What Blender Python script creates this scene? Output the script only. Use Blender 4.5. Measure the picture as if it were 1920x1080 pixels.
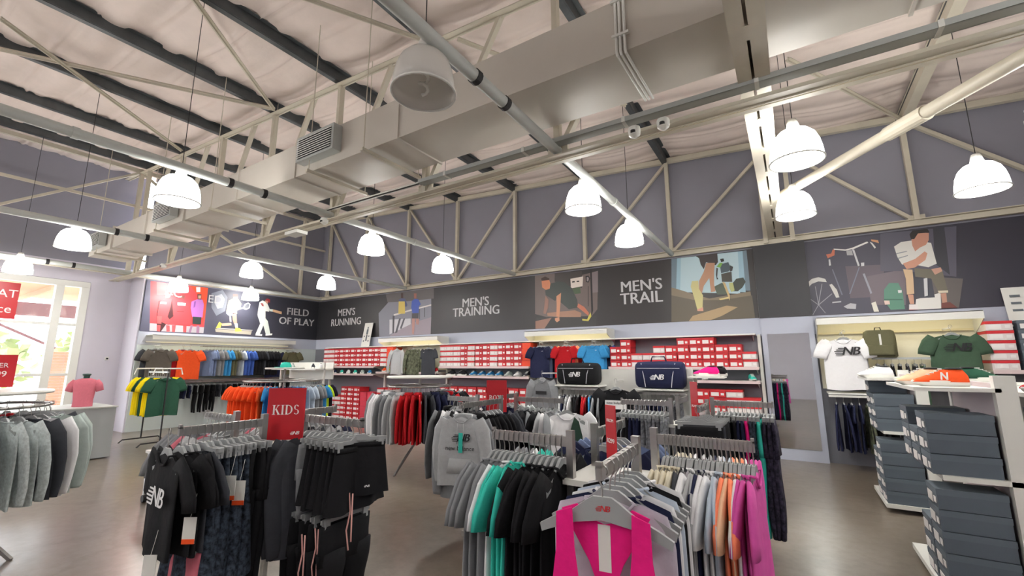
import bpy, math, random
from mathutils import Vector, Matrix
RD = random.Random(7)
S = bpy.context.scene
for o in list(bpy.data.objects): bpy.data.objects.remove(o)
COL = S.collection
PI = math.pi

# ------------------------------------------------------------------ camera, world, exposure
cd = bpy.data.cameras.new('camera'); cam = bpy.data.objects.new('camera', cd); COL.objects.link(cam)
cd.sensor_fit = 'HORIZONTAL'; cd.sensor_width = 36.0; cd.lens = 36.0*821.83/1920; cd.clip_end = 400; cd.clip_start = .02
r_ = Vector((.84563897, .53375214, -.00184017)); d_ = Vector((-.09273954, .14353305, -.98529064)); f_ = Vector((-.52563686, .83337081, .17087707))
m4 = Matrix.Identity(4)
for i in range(3):
    m4[i][0] = r_[i]; m4[i][1] = -d_[i]; m4[i][2] = -f_[i]
m4[2][3] = 1.55
cam.matrix_world = m4
S.camera = cam
S.view_settings.view_transform = 'Standard'; S.view_settings.look = 'None'; S.view_settings.gamma = 1
S.view_settings.use_curve_mapping = False
S.view_settings.exposure = 0.15
w = bpy.data.worlds.new('sky'); S.world = w; w.use_nodes = True
bg = w.node_tree.nodes['Background']; bg.inputs[0].default_value = (.86, .93, 1, 1); bg.inputs[1].default_value = 12.0
LAMP_W = 18.0
DOME_E = 22.0

# ------------------------------------------------------------------ helpers
def lin(c):
    return tuple((x/12.92 if x <= .04045 else ((x+.055)/1.055)**2.4) for x in (c[0]/255, c[1]/255, c[2]/255))
MATS = {}
def mat(name, rgb, rough=.6, metal=0.0, var=None, bump=None, emis=None, spec=None, alpha=None, trans=None):
    """var=(scale, amount[,stretch]) colour noise; bump=(scale,strength)"""
    if name in MATS: return MATS[name]
    m = bpy.data.materials.new(name); m.use_nodes = True; nt = m.node_tree; b = nt.nodes['Principled BSDF']
    c = (*lin(rgb), 1)
    b.inputs['Base Color'].default_value = c; b.inputs['Roughness'].default_value = rough; b.inputs['Metallic'].default_value = metal
    if spec is not None: b.inputs['Specular IOR Level'].default_value = spec
    if trans: b.inputs['Transmission Weight'].default_value = trans
    if alpha is not None: b.inputs['Alpha'].default_value = alpha
    if emis:
        b.inputs['Emission Color'].default_value = (*lin(emis[0]), 1); b.inputs['Emission Strength'].default_value = emis[1]
    if var or bump:
        tc = nt.nodes.new('ShaderNodeTexCoord'); mp = nt.nodes.new('ShaderNodeMapping'); nt.links.new(tc.outputs['Object'], mp.inputs[0])
    if var:
        n = nt.nodes.new('ShaderNodeTexNoise'); n.inputs['Scale'].default_value = var[0]; n.inputs['Detail'].default_value = 6; n.inputs['Roughness'].default_value = .62
        if len(var) > 2: mp.inputs['Scale'].default_value = var[2]
        nt.links.new(mp.outputs[0], n.inputs['Vector'])
        r = nt.nodes.new('ShaderNodeValToRGB'); a = var[1]
        r.color_ramp.elements[0].position = .3; r.color_ramp.elements[1].position = .7
        r.color_ramp.elements[0].color = tuple(x*(1-a) for x in c[:3])+(1,); r.color_ramp.elements[1].color = tuple(min(1, x*(1+a)) for x in c[:3])+(1,)
        nt.links.new(n.outputs['Fac'], r.inputs[0]); nt.links.new(r.outputs[0], b.inputs['Base Color'])
    if bump:
        n2 = nt.nodes.new('ShaderNodeTexNoise'); n2.inputs['Scale'].default_value = bump[0]; n2.inputs['Detail'].default_value = 4
        nt.links.new(mp.outputs[0], n2.inputs['Vector']); bp = nt.nodes.new('ShaderNodeBump'); bp.inputs['Strength'].default_value = bump[1]; bp.inputs['Distance'].default_value = .02
        nt.links.new(n2.outputs['Fac'], bp.inputs['Height']); nt.links.new(bp.outputs[0], b.inputs['Normal'])
    MATS[name] = m
    return m

class MB:
    def __init__(s): s.v = []; s.f = []; s.m = []
    def add(s, vs, fs, mi=0):
        o = len(s.v); s.v += [tuple(v) for v in vs]; s.f += [tuple(i+o for i in f) for f in fs]; s.m += [mi]*len(fs); return s
    def box(s, x0, x1, y0, y1, z0, z1, mi=0):
        return s.add([(x, y, z) for z in (z0, z1) for y in (y0, y1) for x in (x0, x1)],
                     [(0, 2, 3, 1), (4, 5, 7, 6), (0, 1, 5, 4), (2, 6, 7, 3), (0, 4, 6, 2), (1, 3, 7, 5)], mi)
    def bar(s, p, q, wd, ht, mi=0, up=(0, 0, 1)):
        p = Vector(p); q = Vector(q); d = (q-p).normalized(); u = Vector(up)
        if abs(d.dot(u)) > .98: u = Vector((0, 1, 0))
        a = d.cross(u).normalized()*wd/2; b = a.cross(d).normalized()*ht/2
        vs = [p-a-b, p+a-b, p+a+b, p-a+b, q-a-b, q+a-b, q+a+b, q-a+b]
        return s.add(vs, [(0, 1, 2, 3), (7, 6, 5, 4), (0, 4, 5, 1), (1, 5, 6, 2), (2, 6, 7, 3), (3, 7, 4, 0)], mi)
    def tube(s, pts, r, n=8, mi=0, caps=True):
        pts = [Vector(p) for p in pts]; rs = r if isinstance(r, (list, tuple)) else [r]*len(pts)
        d0 = (pts[1]-pts[0]).normalized(); u = Vector((0, 0, 1)) if abs(d0.z) < .9 else Vector((1, 0, 0)); rings = []
        for i, p in enumerate(pts):
            d = ((pts[min(i+1, len(pts)-1)]-pts[max(i-1, 0)])).normalized()
            a = d.cross(u).normalized(); b = d.cross(a).normalized()
            rings.append([p+a*rs[i]*math.cos(2*PI*k/n)+b*rs[i]*math.sin(2*PI*k/n) for k in range(n)])
        return s.loft(rings, mi, caps)
    def cyl(s, p, q, r, n=12, mi=0, r2=None): return s.tube([p, q], [r, r if r2 is None else r2], n, mi)
    def loft(s, rings, mi=0, caps=True):
        n = len(rings[0]); vs = [v for r in rings for v in r]; fs = []
        for i in range(len(rings)-1):
            for k in range(n): fs.append((i*n+k, i*n+(k+1) % n, (i+1)*n+(k+1) % n, (i+1)*n+k))
        if caps: fs += [tuple(reversed(range(n))), tuple(range((len(rings)-1)*n, len(rings)*n))]
        return s.add(vs, fs, mi)
    def lathe(s, prof, n=20, c=(0, 0, 0), mi=0, caps=False):
        return s.loft([[(c[0]+r*math.cos(2*PI*k/n), c[1]+r*math.sin(2*PI*k/n), c[2]+z) for k in range(n)] for r, z in prof], mi, caps)
    def prism(s, poly, o, U, V, t, mi=0):
        o = Vector(o); U = Vector(U); V = Vector(V); N = U.cross(V).normalized()*t; n = len(poly)
        a = [o+U*x+V*y for x, y in poly]; vs = a+[p+N for p in a]
        return s.add(vs, [tuple(reversed(range(n))), tuple(range(n, 2*n))]+[(k, (k+1) % n, n+(k+1) % n, n+k) for k in range(n)], mi)
    def grid(s, fn, nu, nv, mi=0):
        vs = [fn(i/nu, j/nv) for j in range(nv+1) for i in range(nu+1)]
        return s.add(vs, [(j*(nu+1)+i, j*(nu+1)+i+1, (j+1)*(nu+1)+i+1, (j+1)*(nu+1)+i) for j in range(nv) for i in range(nu)], mi)
    def mesh(s, name, mats=None, smooth=False):
        me = bpy.data.meshes.new(name); me.from_pydata(s.v, [], s.f)
        for m in (mats or [MATS.get('default') or mat('default', (180, 180, 180))]): me.materials.append(m)
        if any(s.m): me.polygons.foreach_set('material_index', s.m)
        if smooth: me.shade_smooth()
        me.update(); return me
    def obj(s, name, mats, parent=None, smooth=False, loc=None):
        if not isinstance(mats, (list, tuple)): mats = [mats]
        o = bpy.data.objects.new(name, s.mesh(name, mats, smooth)); COL.objects.link(o)
        if parent: o.parent = parent
        if loc: o.location = loc
        return o
def sharp(o, ang=40):
    o.data.shade_smooth(); o.data.set_sharp_from_angle(angle=math.radians(ang)); return o
def tag(o, label, cat, group=None, kind=None):
    if label: o['label'] = label
    if cat: o['category'] = cat
    if group: o['group'] = group
    if kind: o['kind'] = kind
    return o
def thing(name, label, cat, loc=(0, 0, 0), rz=0, group=None):
    o = bpy.data.objects.new(name, None); COL.objects.link(o); o.location = loc; o.rotation_euler = (0, 0, rz); o.empty_display_size = .1
    return tag(o, label, cat, group)
def inst(name, me, m=None, parent=None, loc=(0, 0, 0), rz=0, rot=None, scale=None):
    o = bpy.data.objects.new(name, me); COL.objects.link(o); o.location = loc
    o.rotation_euler = rot if rot else (0, 0, rz)
    if scale: o.scale = (scale,)*3 if not isinstance(scale, tuple) else scale
    if parent: o.parent = parent
    if m:
        sl = o.material_slots[0]; sl.link = 'OBJECT'; sl.material = m
    return o
def struct(name, mb, m, label=None, smooth=False):
    o = mb.obj(name, m, None, smooth); o['kind'] = 'structure'
    if label: o['label'] = label
    return o
ORD = ['first', 'second', 'third', 'fourth', 'fifth', 'sixth', 'seventh', 'eighth', 'ninth', 'tenth', 'eleventh', 'twelfth', 'thirteenth', 'fourteenth', 'fifteenth', 'sixteenth', 'seventeenth', 'eighteenth', 'nineteenth', 'twentieth']
def nth(i): return ORD[i] if i < 20 else '%dth' % (i+1)
TXT = {}
def text_mesh(t, size, m, shear=0.0, align='CENTER', bold=0.0, spacing=1.0, res=3):
    k = (t, size, shear, align, m.name, bold)
    if k in TXT: return TXT[k]
    cu = bpy.data.curves.new('lettering', 'FONT'); cu.body = t; cu.size = size; cu.shear = shear; cu.align_x = align; cu.align_y = 'CENTER'
    cu.resolution_u = res; cu.extrude = .0006; cu.space_character = spacing
    o = bpy.data.objects.new('lettering', cu); COL.objects.link(o); bpy.context.view_layer.update()
    me = bpy.data.meshes.new_from_object(o.evaluated_get(bpy.context.evaluated_depsgraph_get()))
    bpy.data.objects.remove(o); me.materials.clear(); me.materials.append(m)
    if bold:
        mb = MB(); vs = [v.co for v in me.vertices]; fs = [tuple(p.vertices) for p in me.polygons]
        for dx, dz in ((-bold, 0), (bold, .0004), (0, .0008)): mb.add([(v.x+dx, v.y, v.z+dz) for v in vs], fs)
        me = mb.mesh('lettering', [m])
    TXT[k] = me
    return me

# ------------------------------------------------------------------ materials for the setting
def floor_mat():
    m = bpy.data.materials.new('polished_concrete'); m.use_nodes = True; nt = m.node_tree; b = nt.nodes['Principled BSDF']; L = nt.links.new
    tc = nt.nodes.new('ShaderNodeTexCoord')
    def noise(sc, det=7, ro=.62, dist=0.0):
        n = nt.nodes.new('ShaderNodeTexNoise'); n.inputs['Scale'].default_value = sc; n.inputs['Detail'].default_value = det; n.inputs['Roughness'].default_value = ro
        n.inputs['Distortion'].default_value = dist; L(tc.outputs['Object'], n.inputs['Vector']); return n
    n1 = noise(.9, 8, .66, .4); r1 = nt.nodes.new('ShaderNodeValToRGB'); e = r1.color_ramp.elements
    e[0].position = .28; e[0].color = (*lin((98, 89, 79)), 1); e[1].position = .72; e[1].color = (*lin((130, 121, 111)), 1)
    x = e.new(.5); x.color = (*lin((114, 104, 93)), 1)
    L(n1.outputs['Fac'], r1.inputs[0])
    n2 = noise(9, 8, .7); r2 = nt.nodes.new('ShaderNodeValToRGB'); r2.color_ramp.elements[0].position = .28; r2.color_ramp.elements[0].color = (.62, .57, .52, 1); r2.color_ramp.elements[1].position = .6; r2.color_ramp.elements[1].color = (1, 1, 1, 1)
    L(n2.outputs['Fac'], r2.inputs[0])
    mx = nt.nodes.new('ShaderNodeMixRGB'); mx.blend_type = 'MULTIPLY'; mx.inputs[0].default_value = .75; L(r1.outputs[0], mx.inputs[1]); L(r2.outputs[0], mx.inputs[2])
    v = nt.nodes.new('ShaderNodeTexVoronoi'); v.feature = 'DISTANCE_TO_EDGE'; v.inputs['Scale'].default_value = .42
    n3 = noise(1.6, 5, .7); ad = nt.nodes.new('ShaderNodeMixRGB'); ad.inputs[0].default_value = .35; L(tc.outputs['Object'], ad.inputs[1]); L(n3.outputs['Color'], ad.inputs[2]); L(ad.outputs[0], v.inputs['Vector'])
    r3 = nt.nodes.new('ShaderNodeValToRGB'); r3.color_ramp.elements[0].position = .0; r3.color_ramp.elements[0].color = (.35, .32, .3, 1); r3.color_ramp.elements[1].position = .012; r3.color_ramp.elements[1].color = (1, 1, 1, 1)
    L(v.outputs[0], r3.inputs[0])
    mx2 = nt.nodes.new('ShaderNodeMixRGB'); mx2.blend_type = 'MULTIPLY'; mx2.inputs[0].default_value = .35; L(mx.outputs[0], mx2.inputs[1]); L(r3.outputs[0], mx2.inputs[2])
    L(mx2.outputs[0], b.inputs['Base Color'])
    r4 = nt.nodes.new('ShaderNodeMapRange'); b.inputs['Coat Weight'].default_value = .35; b.inputs['Coat Roughness'].default_value = .22; r4.inputs[3].default_value = .26; r4.inputs[4].default_value = .36; L(n1.outputs['Fac'], r4.inputs[0]); L(r4.outputs[0], b.inputs['Roughness'])
    bp = nt.nodes.new('ShaderNodeBump'); bp.inputs['Strength'].default_value = .04; bp.inputs['Distance'].default_value = .004; L(n2.outputs['Fac'], bp.inputs['Height']); L(bp.outputs[0], b.inputs['Normal'])
    return m
M_FLOOR = floor_mat()
M_WALLUP = mat('grey_violet_paint', (140, 139, 150), .75, var=(.6, .06))
M_BAND = mat('light_grey_panel', (176, 181, 196), .6)
M_SLAT = mat('grey_slat_panel', (118, 119, 128), .65)
M_WHITEWALL = mat('pale_lilac_plaster', (205, 201, 212), .75, var=(.8, .04))
M_FOIL = mat('white_roof_insulation', (224, 210, 202), .55, var=(1.2, .08), bump=(3.5, .8))
M_BEIGE = mat('cream_painted_steel', (196, 189, 172), .5, var=(2.5, .08))
M_PURLIN = mat('galvanised_purlin', (86, 90, 92), .45, .5, var=(3, .25))
M_DUCT = mat('painted_duct_sheet', (196, 190, 180), .5, var=(.9, .05))
M_PIPE = mat('white_pipe', (190, 194, 190), .4, var=(2, .06))
M_WHITE = mat('white_enamel', (222, 222, 216), .4)
M_DARK = mat('dark_rubber', (34, 34, 36), .6)
M_CHROME = mat('brushed_chrome', (170, 168, 165), .28, .9, var=(8, .12))
M_GALV = mat('galvanised_tray', (178, 182, 180), .4, .3)
M_GLASS = mat('window_glass', (240, 248, 250), .03, alpha=.1)
M_BLACKP = mat('black_banner_print', (44, 44, 48), .5)

# ------------------------------------------------------------------ structure
def roofz(x): return 5.66-.058*x
BY, LX, FX, NX, NY = 8.9, -13.27, -14.1, 6.0, -6.0      # back wall, left wall, shopfront, right end, rear end
struct('floor', MB().box(FX-.2, NX, NY, BY+.2, -.1, 0), M_FLOOR, 'worn polished concrete shop floor')
mb = MB().box(LX-.15, NX, BY, BY+.2, 0, 6.9); struct('wall_back', mb, M_WALLUP, 'long grey violet back wall')
mb = MB().box(LX-.2, LX, 4.15, BY, 0, 6.9); struct('wall_left', mb, M_WALLUP, 'grey violet left wall carrying the field of play banner')
mb = MB().box(FX, LX-.0, 4.12, 4.15, 0, 3.9); struct('wall_return', mb, M_WHITEWALL, 'narrow white return wall beside the banner')
mb = MB().box(FX-.2, FX, 3.36, 4.15, 0, 3.95).box(FX-.2, FX, NY, 3.36, 3.5, 3.95).box(FX-.2, FX, NY, 3.36, 0, .25).box(FX-.2, FX, NY, -3.2, .25, 3.5)
struct('wall_shopfront', mb, M_WHITEWALL, 'pale lilac shopfront wall around the tall window')
struct('wall_shopfront_gable', MB().box(FX-.2, FX, NY, 4.15, 3.95, 6.9), M_WALLUP)
struct('wall_rear', MB().box(FX-.2, NX, NY-.2, NY, 0, 6.9), M_WHITEWALL)
struct('wall_right', MB().box(NX, NX+.2, NY-.2, BY+.2, 0, 6.9), M_WHITEWALL)
struct('trim_1', MB().box(LX, -.40, BY-.03, BY, 2.03, 2.36).box(.34, NX, BY-.03, BY, 2.03, 2.36), M_BAND, 'light grey panel band below the banner')
struct('trim_2', MB().box(LX, LX+.03, 4.15, BY, 2.03, 2.36), M_BAND)
struct('trim_3', MB().box(LX, NX, BY-.025, BY, 0, 2.03), M_SLAT, 'grey slatted wall panel behind the shelves')
struct('trim_4', MB().box(LX, LX+.025, 4.15, BY, 0, 2.03), mat('pale_aqua_panel', (196, 206, 206), .6))
# ceiling with ribbed insulation
def rfn(u, v):
    x = FX-.2+(NX-FX+.2)*u; y = NY+(BY-NY)*v
    d1 = (y+.31) % .62-.31; d2 = (y+.31-.11) % .62-.31
    rib = -.05*math.exp(-(d1/.035)**2)*(.7+.3*math.sin(x*1.3+y))-.028*math.exp(-(d2/.03)**2)*(.6+.4*math.sin(x*2.1-y*.7))+.03*math.cos(2*PI*y/.62)
    sag = -.07*abs(math.sin(PI*x/1.82))
    return (x, y, roofz(x)+rib*.9+sag+.012*math.sin(x*3.1+y*1.7)+.01*math.sin(y*9.3-x*2.2))
ce = MB().grid(rfn, 110, 520).obj('ceiling', [M_FOIL], None, True); ce['kind'] = 'structure'; ce['label'] = 'white insulated sheet roof with ribs'
struct('roof_deck', MB().box(FX-.3, NX+.3, NY-.3, BY+.3, 7.0, 7.05), M_FOIL)
for k in range(-3, 8):
    x = -1.82*k; z = roofz(x)-.1
    MB().bar((x, NY, z), (x, BY-.02, z), .05, .15).bar((x+.035, NY, z+.075), (x+.035, BY-.02, z+.075), .1, .012).bar((x-.03, NY, z-.075), (x-.03, BY-.02, z-.075), .08, .012).obj('purlin', [M_PURLIN], ce)
# window in the shopfront
wn = bpy.data.objects.new('window_1', None); COL.objects.link(wn); wn['kind'] = 'structure'; wn['label'] = 'tall white framed shopfront window looking out on trees'
mb = MB()
for y in (3.29, 2.86, .6, -1.3, -3.13): mb.box(FX-.14, FX+.02, y-.07, y+.07, .27, 3.48)
mb.box(FX-.15, FX+.03, -3.19, 3.35, 3.36, 3.49); mb.box(FX-.15, FX+.03, -3.19, 3.35, .26, .4)
mb.box(FX-.1, FX, -3.2, 3.36, 2.44, 2.5); mb.box(FX-.1, FX, -3.2, 3.36, 1.3, 1.36)
mb.obj('window_frame', [M_WHITE], wn)
for a, b_ in ((2.93, 3.22), (.67, 2.79), (-1.23, .53), (-3.06, -1.37)): MB().box(FX-.07, FX-.062, a, b_, .4, 3.36).obj('pane', [M_GLASS], wn)
tag(MB().box(FX, FX+.03, 3.83, 3.9, 1.66, 1.74).box(FX+.03, FX+.034, 3.85, 3.89, 1.68, 1.72, 1).obj('wall_switch', [M_WHITE, M_DARK]), 'small white wall switch on the pale lilac wall', 'switch')

# ------------------------------------------------------------------ trusses, girder, pipes
N182 = 1.82
bt = thing('wall_truss', 'cream steel truss running along the back wall above the banners', 'truss', (0, BY-.1, 0))
MB().bar((LX, 0, 3.67), (NX, 0, 3.67), .07, .08).bar((LX, -.03, 3.72), (NX, -.03, 3.72), .12, .012).obj('bottom_chord', [M_BEIGE], bt)
MB().bar((LX, 0, roofz(LX)-.13), (NX, 0, roofz(NX)-.13), .08, .1).obj('top_chord', [M_BEIGE], bt)
xs = [-N182*k for k in range(7, -4, -1)]
for i, x in enumerate(xs):
    if x == 0: continue
    MB().bar((x, 0, 3.67), (x, 0, roofz(x)-.13), .085, .07, 0, (1, 0, 0)).box(x-.1, x+.1, -.02, .03, 3.64, 3.8).obj('post', [M_BEIGE], bt)
for a, b_ in ((-7, -6), (-6, -5), (-5, -4), (-3, -4), (-2, -3), (-1, -2), (0, -1), (0, 1), (1, 2), (3, 2)):   # from top node a down to bottom node b
    xa, xb = a*N182, b_*N182
    MB().bar((xa, .02, roofz(xa)-.16), (xb, .02, 3.7), .07, .05).obj('diagonal', [M_BEIGE], bt)
lt = thing('wall_truss', 'cream steel truss on the left wall above the field of play banner', 'truss', (LX+.1, 0, 0))
MB().bar((0, NY, 3.67), (0, BY, 3.67), .07, .08).obj('bottom_chord', [M_BEIGE], lt)
MB().bar((0, NY, 5.35), (0, BY, 5.35), .05, .06).obj('middle_rail', [M_BEIGE], lt)
MB().bar((0, NY, 6.25), (0, BY, 6.25), .07, .09).obj('top_chord', [M_BEIGE], lt)
for y in (8.1, 3.75, 0, -3.7): MB().bar((0, y, 3.67), (0, y, 6.3), .09, .08, 0, (0, 1, 0)).obj('post', [M_BEIGE], lt)
for y0, y1 in ((3.7, .2), (3.75, 8.0)): MB().bar((0, y0, 6.2), (0, y1, 3.75), .06, .05).obj('diagonal', [M_BEIGE], lt)
TY = 3.77
mt = thing('roof_truss', 'long cream lattice truss crossing the room under the roof behind the duct', 'truss', (0, TY, 0))
MB().bar((FX, -.05, 3.6), (NX, -.05, 3.6), .09, .012).bar((FX, 0, 3.63), (NX, 0, 3.63), .012, .09).bar((FX, .07, 3.6), (NX, .07, 3.6), .06, .012).obj('bottom_chord', [M_BEIGE], mt)
MB().bar((FX, -.04, roofz(FX)-.22), (NX, -.04, roofz(NX)-.22), .09, .012).bar((FX, 0, roofz(FX)-.2), (NX, 0, roofz(NX)-.2), .02, .09).obj('top_chord', [M_BEIGE], mt)
for k in range(-7, 4):
    x = k*N182
    if k != 0: MB().bar((x, 0, 3.62), (x, 0, roofz(x)-.2), .08, .06, 0, (1, 0, 0)).box(x-.11, x+.11, -.01, .02, 3.6, 3.74).obj('post', [M_BEIGE], mt)
    xb = x+(N182 if k < 0 else -N182)
    if k not in (0,): MB().bar((x, .02, 3.66), (x+(.62 if k < 0 else -.62)*N182, .02, roofz(x)-.22), .07, .05).obj('web_member', [M_BEIGE], mt)
gd = thing('roof_girder', 'twin channel steel girder with a dark slot, meeting the black column panel', 'beam')
MB().box(-.16, -.062, NY, BY-.02, 3.72, 3.92).obj('channel', [M_BEIGE], gd); MB().box(-.042, .06, NY, BY-.02, 3.72, 3.92).obj('channel', [M_BEIGE], gd)
for k in range(22): MB().box(-.07, -.034, -5.5+.65*k, -5.35+.65*k, 3.716, 3.93).obj('spacer_plate', [M_BEIGE], gd)
for nm, x, side in (('a', -.2, 'left'), ('b', .2, 'right')):
    tag(MB().box(x-.035, x+.035, BY-.2, BY-.06, 3.64, roofz(x)-.1).obj('wall_post', [M_BEIGE]), 'cream steel post on the %s of the girder end at the back wall' % side, 'post', 'girder posts')
for x, lab in ((-1.82, 'long white pipe crossing in front of the unlit lamp'), (-5.46, 'long white pipe across the ceiling left of the kids rack'), (-9.1, 'white pipe across the ceiling above the mannequin'), (-13.0, 'white pipe running beside the shopfront window')):
    p = tag(MB().cyl((x, NY, 3.68), (x, BY-.12, 3.68), .05, 14).obj('ceiling_pipe', [M_PIPE], None, True), lab, 'pipe', 'ceiling pipes'); sharp(p)
    for y in (1.0, 2.35, 2.75, 5.4): MB().cyl((x, y, 3.68), (x, y+.05, 3.68), .058, 14).obj('coupling', [M_DARK if y in (2.35, 2.75) else M_PIPE], p)
    MB().bar((x, BY-.14, 3.7), (x, BY-.06, 3.7), .16, .1).obj('end_bracket', [M_BEIGE], p)
p = tag(MB().cyl((-.084, 6.9, 3.78), (3.05, 1.37, 3.41), .055, 14).obj('brace_pipe', [M_BEIGE], None, True), 'cream diagonal brace pipe at the right running to the girder', 'pipe'); sharp(p)
MB().cyl((.95, 5.08, 3.66), (1.15, 4.73, 3.636), .068, 14).obj('sleeve', [M_BEIGE], p)
for a, b_, lab in (((-8.04, .68, 5.85), (-10.6, 3.6, 6.05), 'roof brace angle crossing at the far left'), ((-9.2, .6, 5.95), (-7.1, 3.65, 5.86), 'roof brace angle running to the truss node over the vent'), ((-5.41, 1.71, 5.72), (-7.1, 3.62, 5.86), 'roof brace angle dropping to the truss node'), ((-4.6, 1.9, 5.66), (-3.6, 3.6, 5.62), 'roof brace angle behind the unlit lamp'), ((-3.2, 3.8, 5.6), (-1.82, 6.2, 5.5), 'roof brace angle above the duct right side'), ((.3, 6.0, 5.3), (1.82, 8.6, 5.28), 'roof brace angle running to the right wall truss node')):
    tag(MB().bar(a, b_, .07, .012).bar(a, b_, .012, .07).obj('roof_brace', [M_BEIGE]), lab, 'brace', 'roof braces')
tag(MB().bar((1.82, NY, 5.34), (1.82, BY-.05, 5.34), .12, .2).obj('rafter_beam', [M_BEIGE]), 'deep cream rafter on the right side below the roof sheets', 'beam')

# cable tray and cables along the truss
ct = thing('cable_tray', 'galvanised cable tray with cables along the truss', 'tray', (0, TY-.12, 3.69))
MB().box(-3.6, NX, -.05, .05, 0, .012).box(-3.6, NX, -.055, -.045, 0, .045).box(-3.6, NX, .045, .055, 0, .045).obj('tray', [M_GALV], ct)
for k, dy in enumerate((-.02, .01, .03)): MB().tube([(-5.5+.9*i, dy, .03+.006*math.sin(i*2.1+k)) for i in range(13)], .008, 6).obj('cable', [M_WHITE if k != 1 else M_DARK], ct)
for k in range(9): MB().box(-3.2+k*1.05, -3.17+k*1.05, -.062, .062, -.004, .05).obj('clip', [M_WHITE], ct)
for x, y, lab in ((-1.0, TY-.14, 'white security camera on the cable tray left of the girder'), (-.75, TY-.14, 'white security camera on the cable tray nearest the girder'), (-5.5, TY-.1, 'small white security camera where pipe and truss cross'), (-10.9, TY-.1, 'small white security camera near the left end of truss')):
    t = thing('security_camera', lab, 'camera', (x, y, 3.6), 0, 'ceiling cameras')
    sharp(MB().lathe([(.05, .02), (.055, 0), (.05, -.05), (.02, -.075), (0, -.078)], 14).lathe([(0, .02), (.05, .02)], 14).obj('housing', [M_WHITE], t))
    MB().lathe([(0, 0), (.022, 0), (.022, .02), (0, .02)], 10).obj('lens', [M_DARK], t).location = (.0, -.045, -.045)
t = thing('emergency_light', 'flat white ceiling unit on the truss bottom chord', 'light fitting', (-6.35, TY, 3.585)); MB().box(-.16, .16, -.09, .09, -.05, 0).obj('housing', [M_WHITE], t)

# ------------------------------------------------------------------ air duct
du = thing('air_duct', 'large cream rectangular air duct running the length of the ceiling', 'duct')
D0, D1, DZ0, DZ1 = 2.98, 3.66, 3.9, 4.36
edges = [-13.05, -11.6, -9.9, -8.3, -6.6, -5.15, -3.3, -.9, .9, 3.6, NX]
for i in range(len(edges)-1):
    a, b_ = edges[i], edges[i+1]; g = .0 if i > 5 else -.012*(5-i)*.3
    MB().box(a+.004, b_-.004, D0-g, D1+g, DZ0-g, DZ1+g).obj('duct_section', [M_DUCT], du)
    MB().box(b_-.012, b_+.012, D0-.018, D1+.018, DZ0-.018, DZ1+.018).obj('flange', [M_DUCT], du)
for x in (-12.2, -9.2, -7.2, -4.75, -3.75, -.1, 1.9):
    MB().box(x-.02, x+.02, D0-.1, D1+.12, DZ0-.06, DZ0-.022).cyl((x, D0-.07, DZ0-.05), (x, D0-.07, roofz(x)+.03), .006, 6).cyl((x, D1+.09, DZ0-.05), (x, D1+.09, roofz(x)+.03), .006, 6).obj('hanger_rail', [M_BEIGE], du)
for x in (-4.6, -8.9, -12.3):
    v = MB().box(x-.36, x+.36, D0-.12, D0-.005, 4.0, 4.32).obj('vent', [M_GALV], du)
    MB().box(x-.32, x+.32, D0-.124, D0-.118, 4.03, 4.29).obj('vent_backing', [M_DARK], v)
    for k in range(9): MB().bar((x-.33, D0-.128, 4.045+k*.029), (x+.33, D0-.128, 4.045+k*.029), .02, .006, 0, (0, -.5, .8)).obj('louvre', [M_WHITE], v)
cdt = thing('conduit_drop', 'white conduits strapped across the duct face', 'conduit', (-.88, D0-.03, 0))
for k in (-.03, .0, .035): MB().tube([(k, 0, 5.4), (k, -.01, DZ0-.02), (k, .0, DZ0-.04), (k+.02, .7, DZ0-.04)], .011, 8).obj('conduit', [M_WHITE], cdt)
for z in (4.3, 4.0): MB().box(-.06, .07, -.03, .0, z, z+.02).obj('strap', [M_WHITE], cdt)

# ------------------------------------------------------------------ pendant lamps
M_DOME = mat('lit_lamp_dome', (250, 250, 248), .4, emis=((255, 253, 248), DOME_E))
M_DOMEOFF = mat('prismatic_acrylic', (225, 222, 216), .25, alpha=.75)
prof = [(.04, .2), (.07, .195), (.12, .175), (.165, .125), (.19, .06), (.205, -.02), (.212, -.1), (.205, -.1), (.198, -.02), (.183, .06), (.155, .12), (.11, .165), (.04, .18)]
me_dome = MB().lathe(prof, 28).mesh('dome', [M_DOME], True)
me_cap = MB().lathe([(0, .3), (.035, .3), (.045, .27), (.06, .2), (.0, .19)], 14).mesh('gear_cap', [M_WHITE], True)
me_ring = MB().lathe([(.214, -.1), (.22, -.1), (.22, -.112), (.208, -.112), (.208, -.1)], 28).mesh('rim', [M_WHITE], True)
def lamp(x, y, z, lab, lit=True):
    t = thing('pendant_lamp', lab, 'lamp', (x, y, z), 0, 'high bay pendant lamps')
    inst('dome', me_dome, None if lit else M_DOMEOFF, t); inst('gear_cap', me_cap, None, t); inst('rim', me_ring, None, t)
    MB().cyl((0, 0, .3), (0, 0, roofz(x)-z+.03), .004, 6).obj('suspension_wire', [M_DARK], t)
    if lit:
        ld = bpy.data.lights.new('lamp_bulb', 'POINT'); ld.energy = LAMP_W; ld.shadow_soft_size = .09; ld.color = (1, .985, .95)
        lo = bpy.data.objects.new('lamp_bulb', ld); COL.objects.link(lo); lo.parent = t; lo.location = (0, 0, -.06)
    else:
        pts = [(.03*math.cos(a*.9), .03*math.sin(a*.9), .1-.012*a) for a in range(18)]
        MB().tube(pts, .011, 8).cyl((0, 0, .19), (0, 0, .1), .03, 10).obj('bulb', [M_WHITE], t, True)
LX_ = {-12.75: 'far left by the shopfront', -9.32: 'over the yellow shirts', -5.65: 'left of the duct vent', -1.93: 'along the pipe before the girder', .2: 'beside the girder', 1.86: 'at the right edge'}
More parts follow.
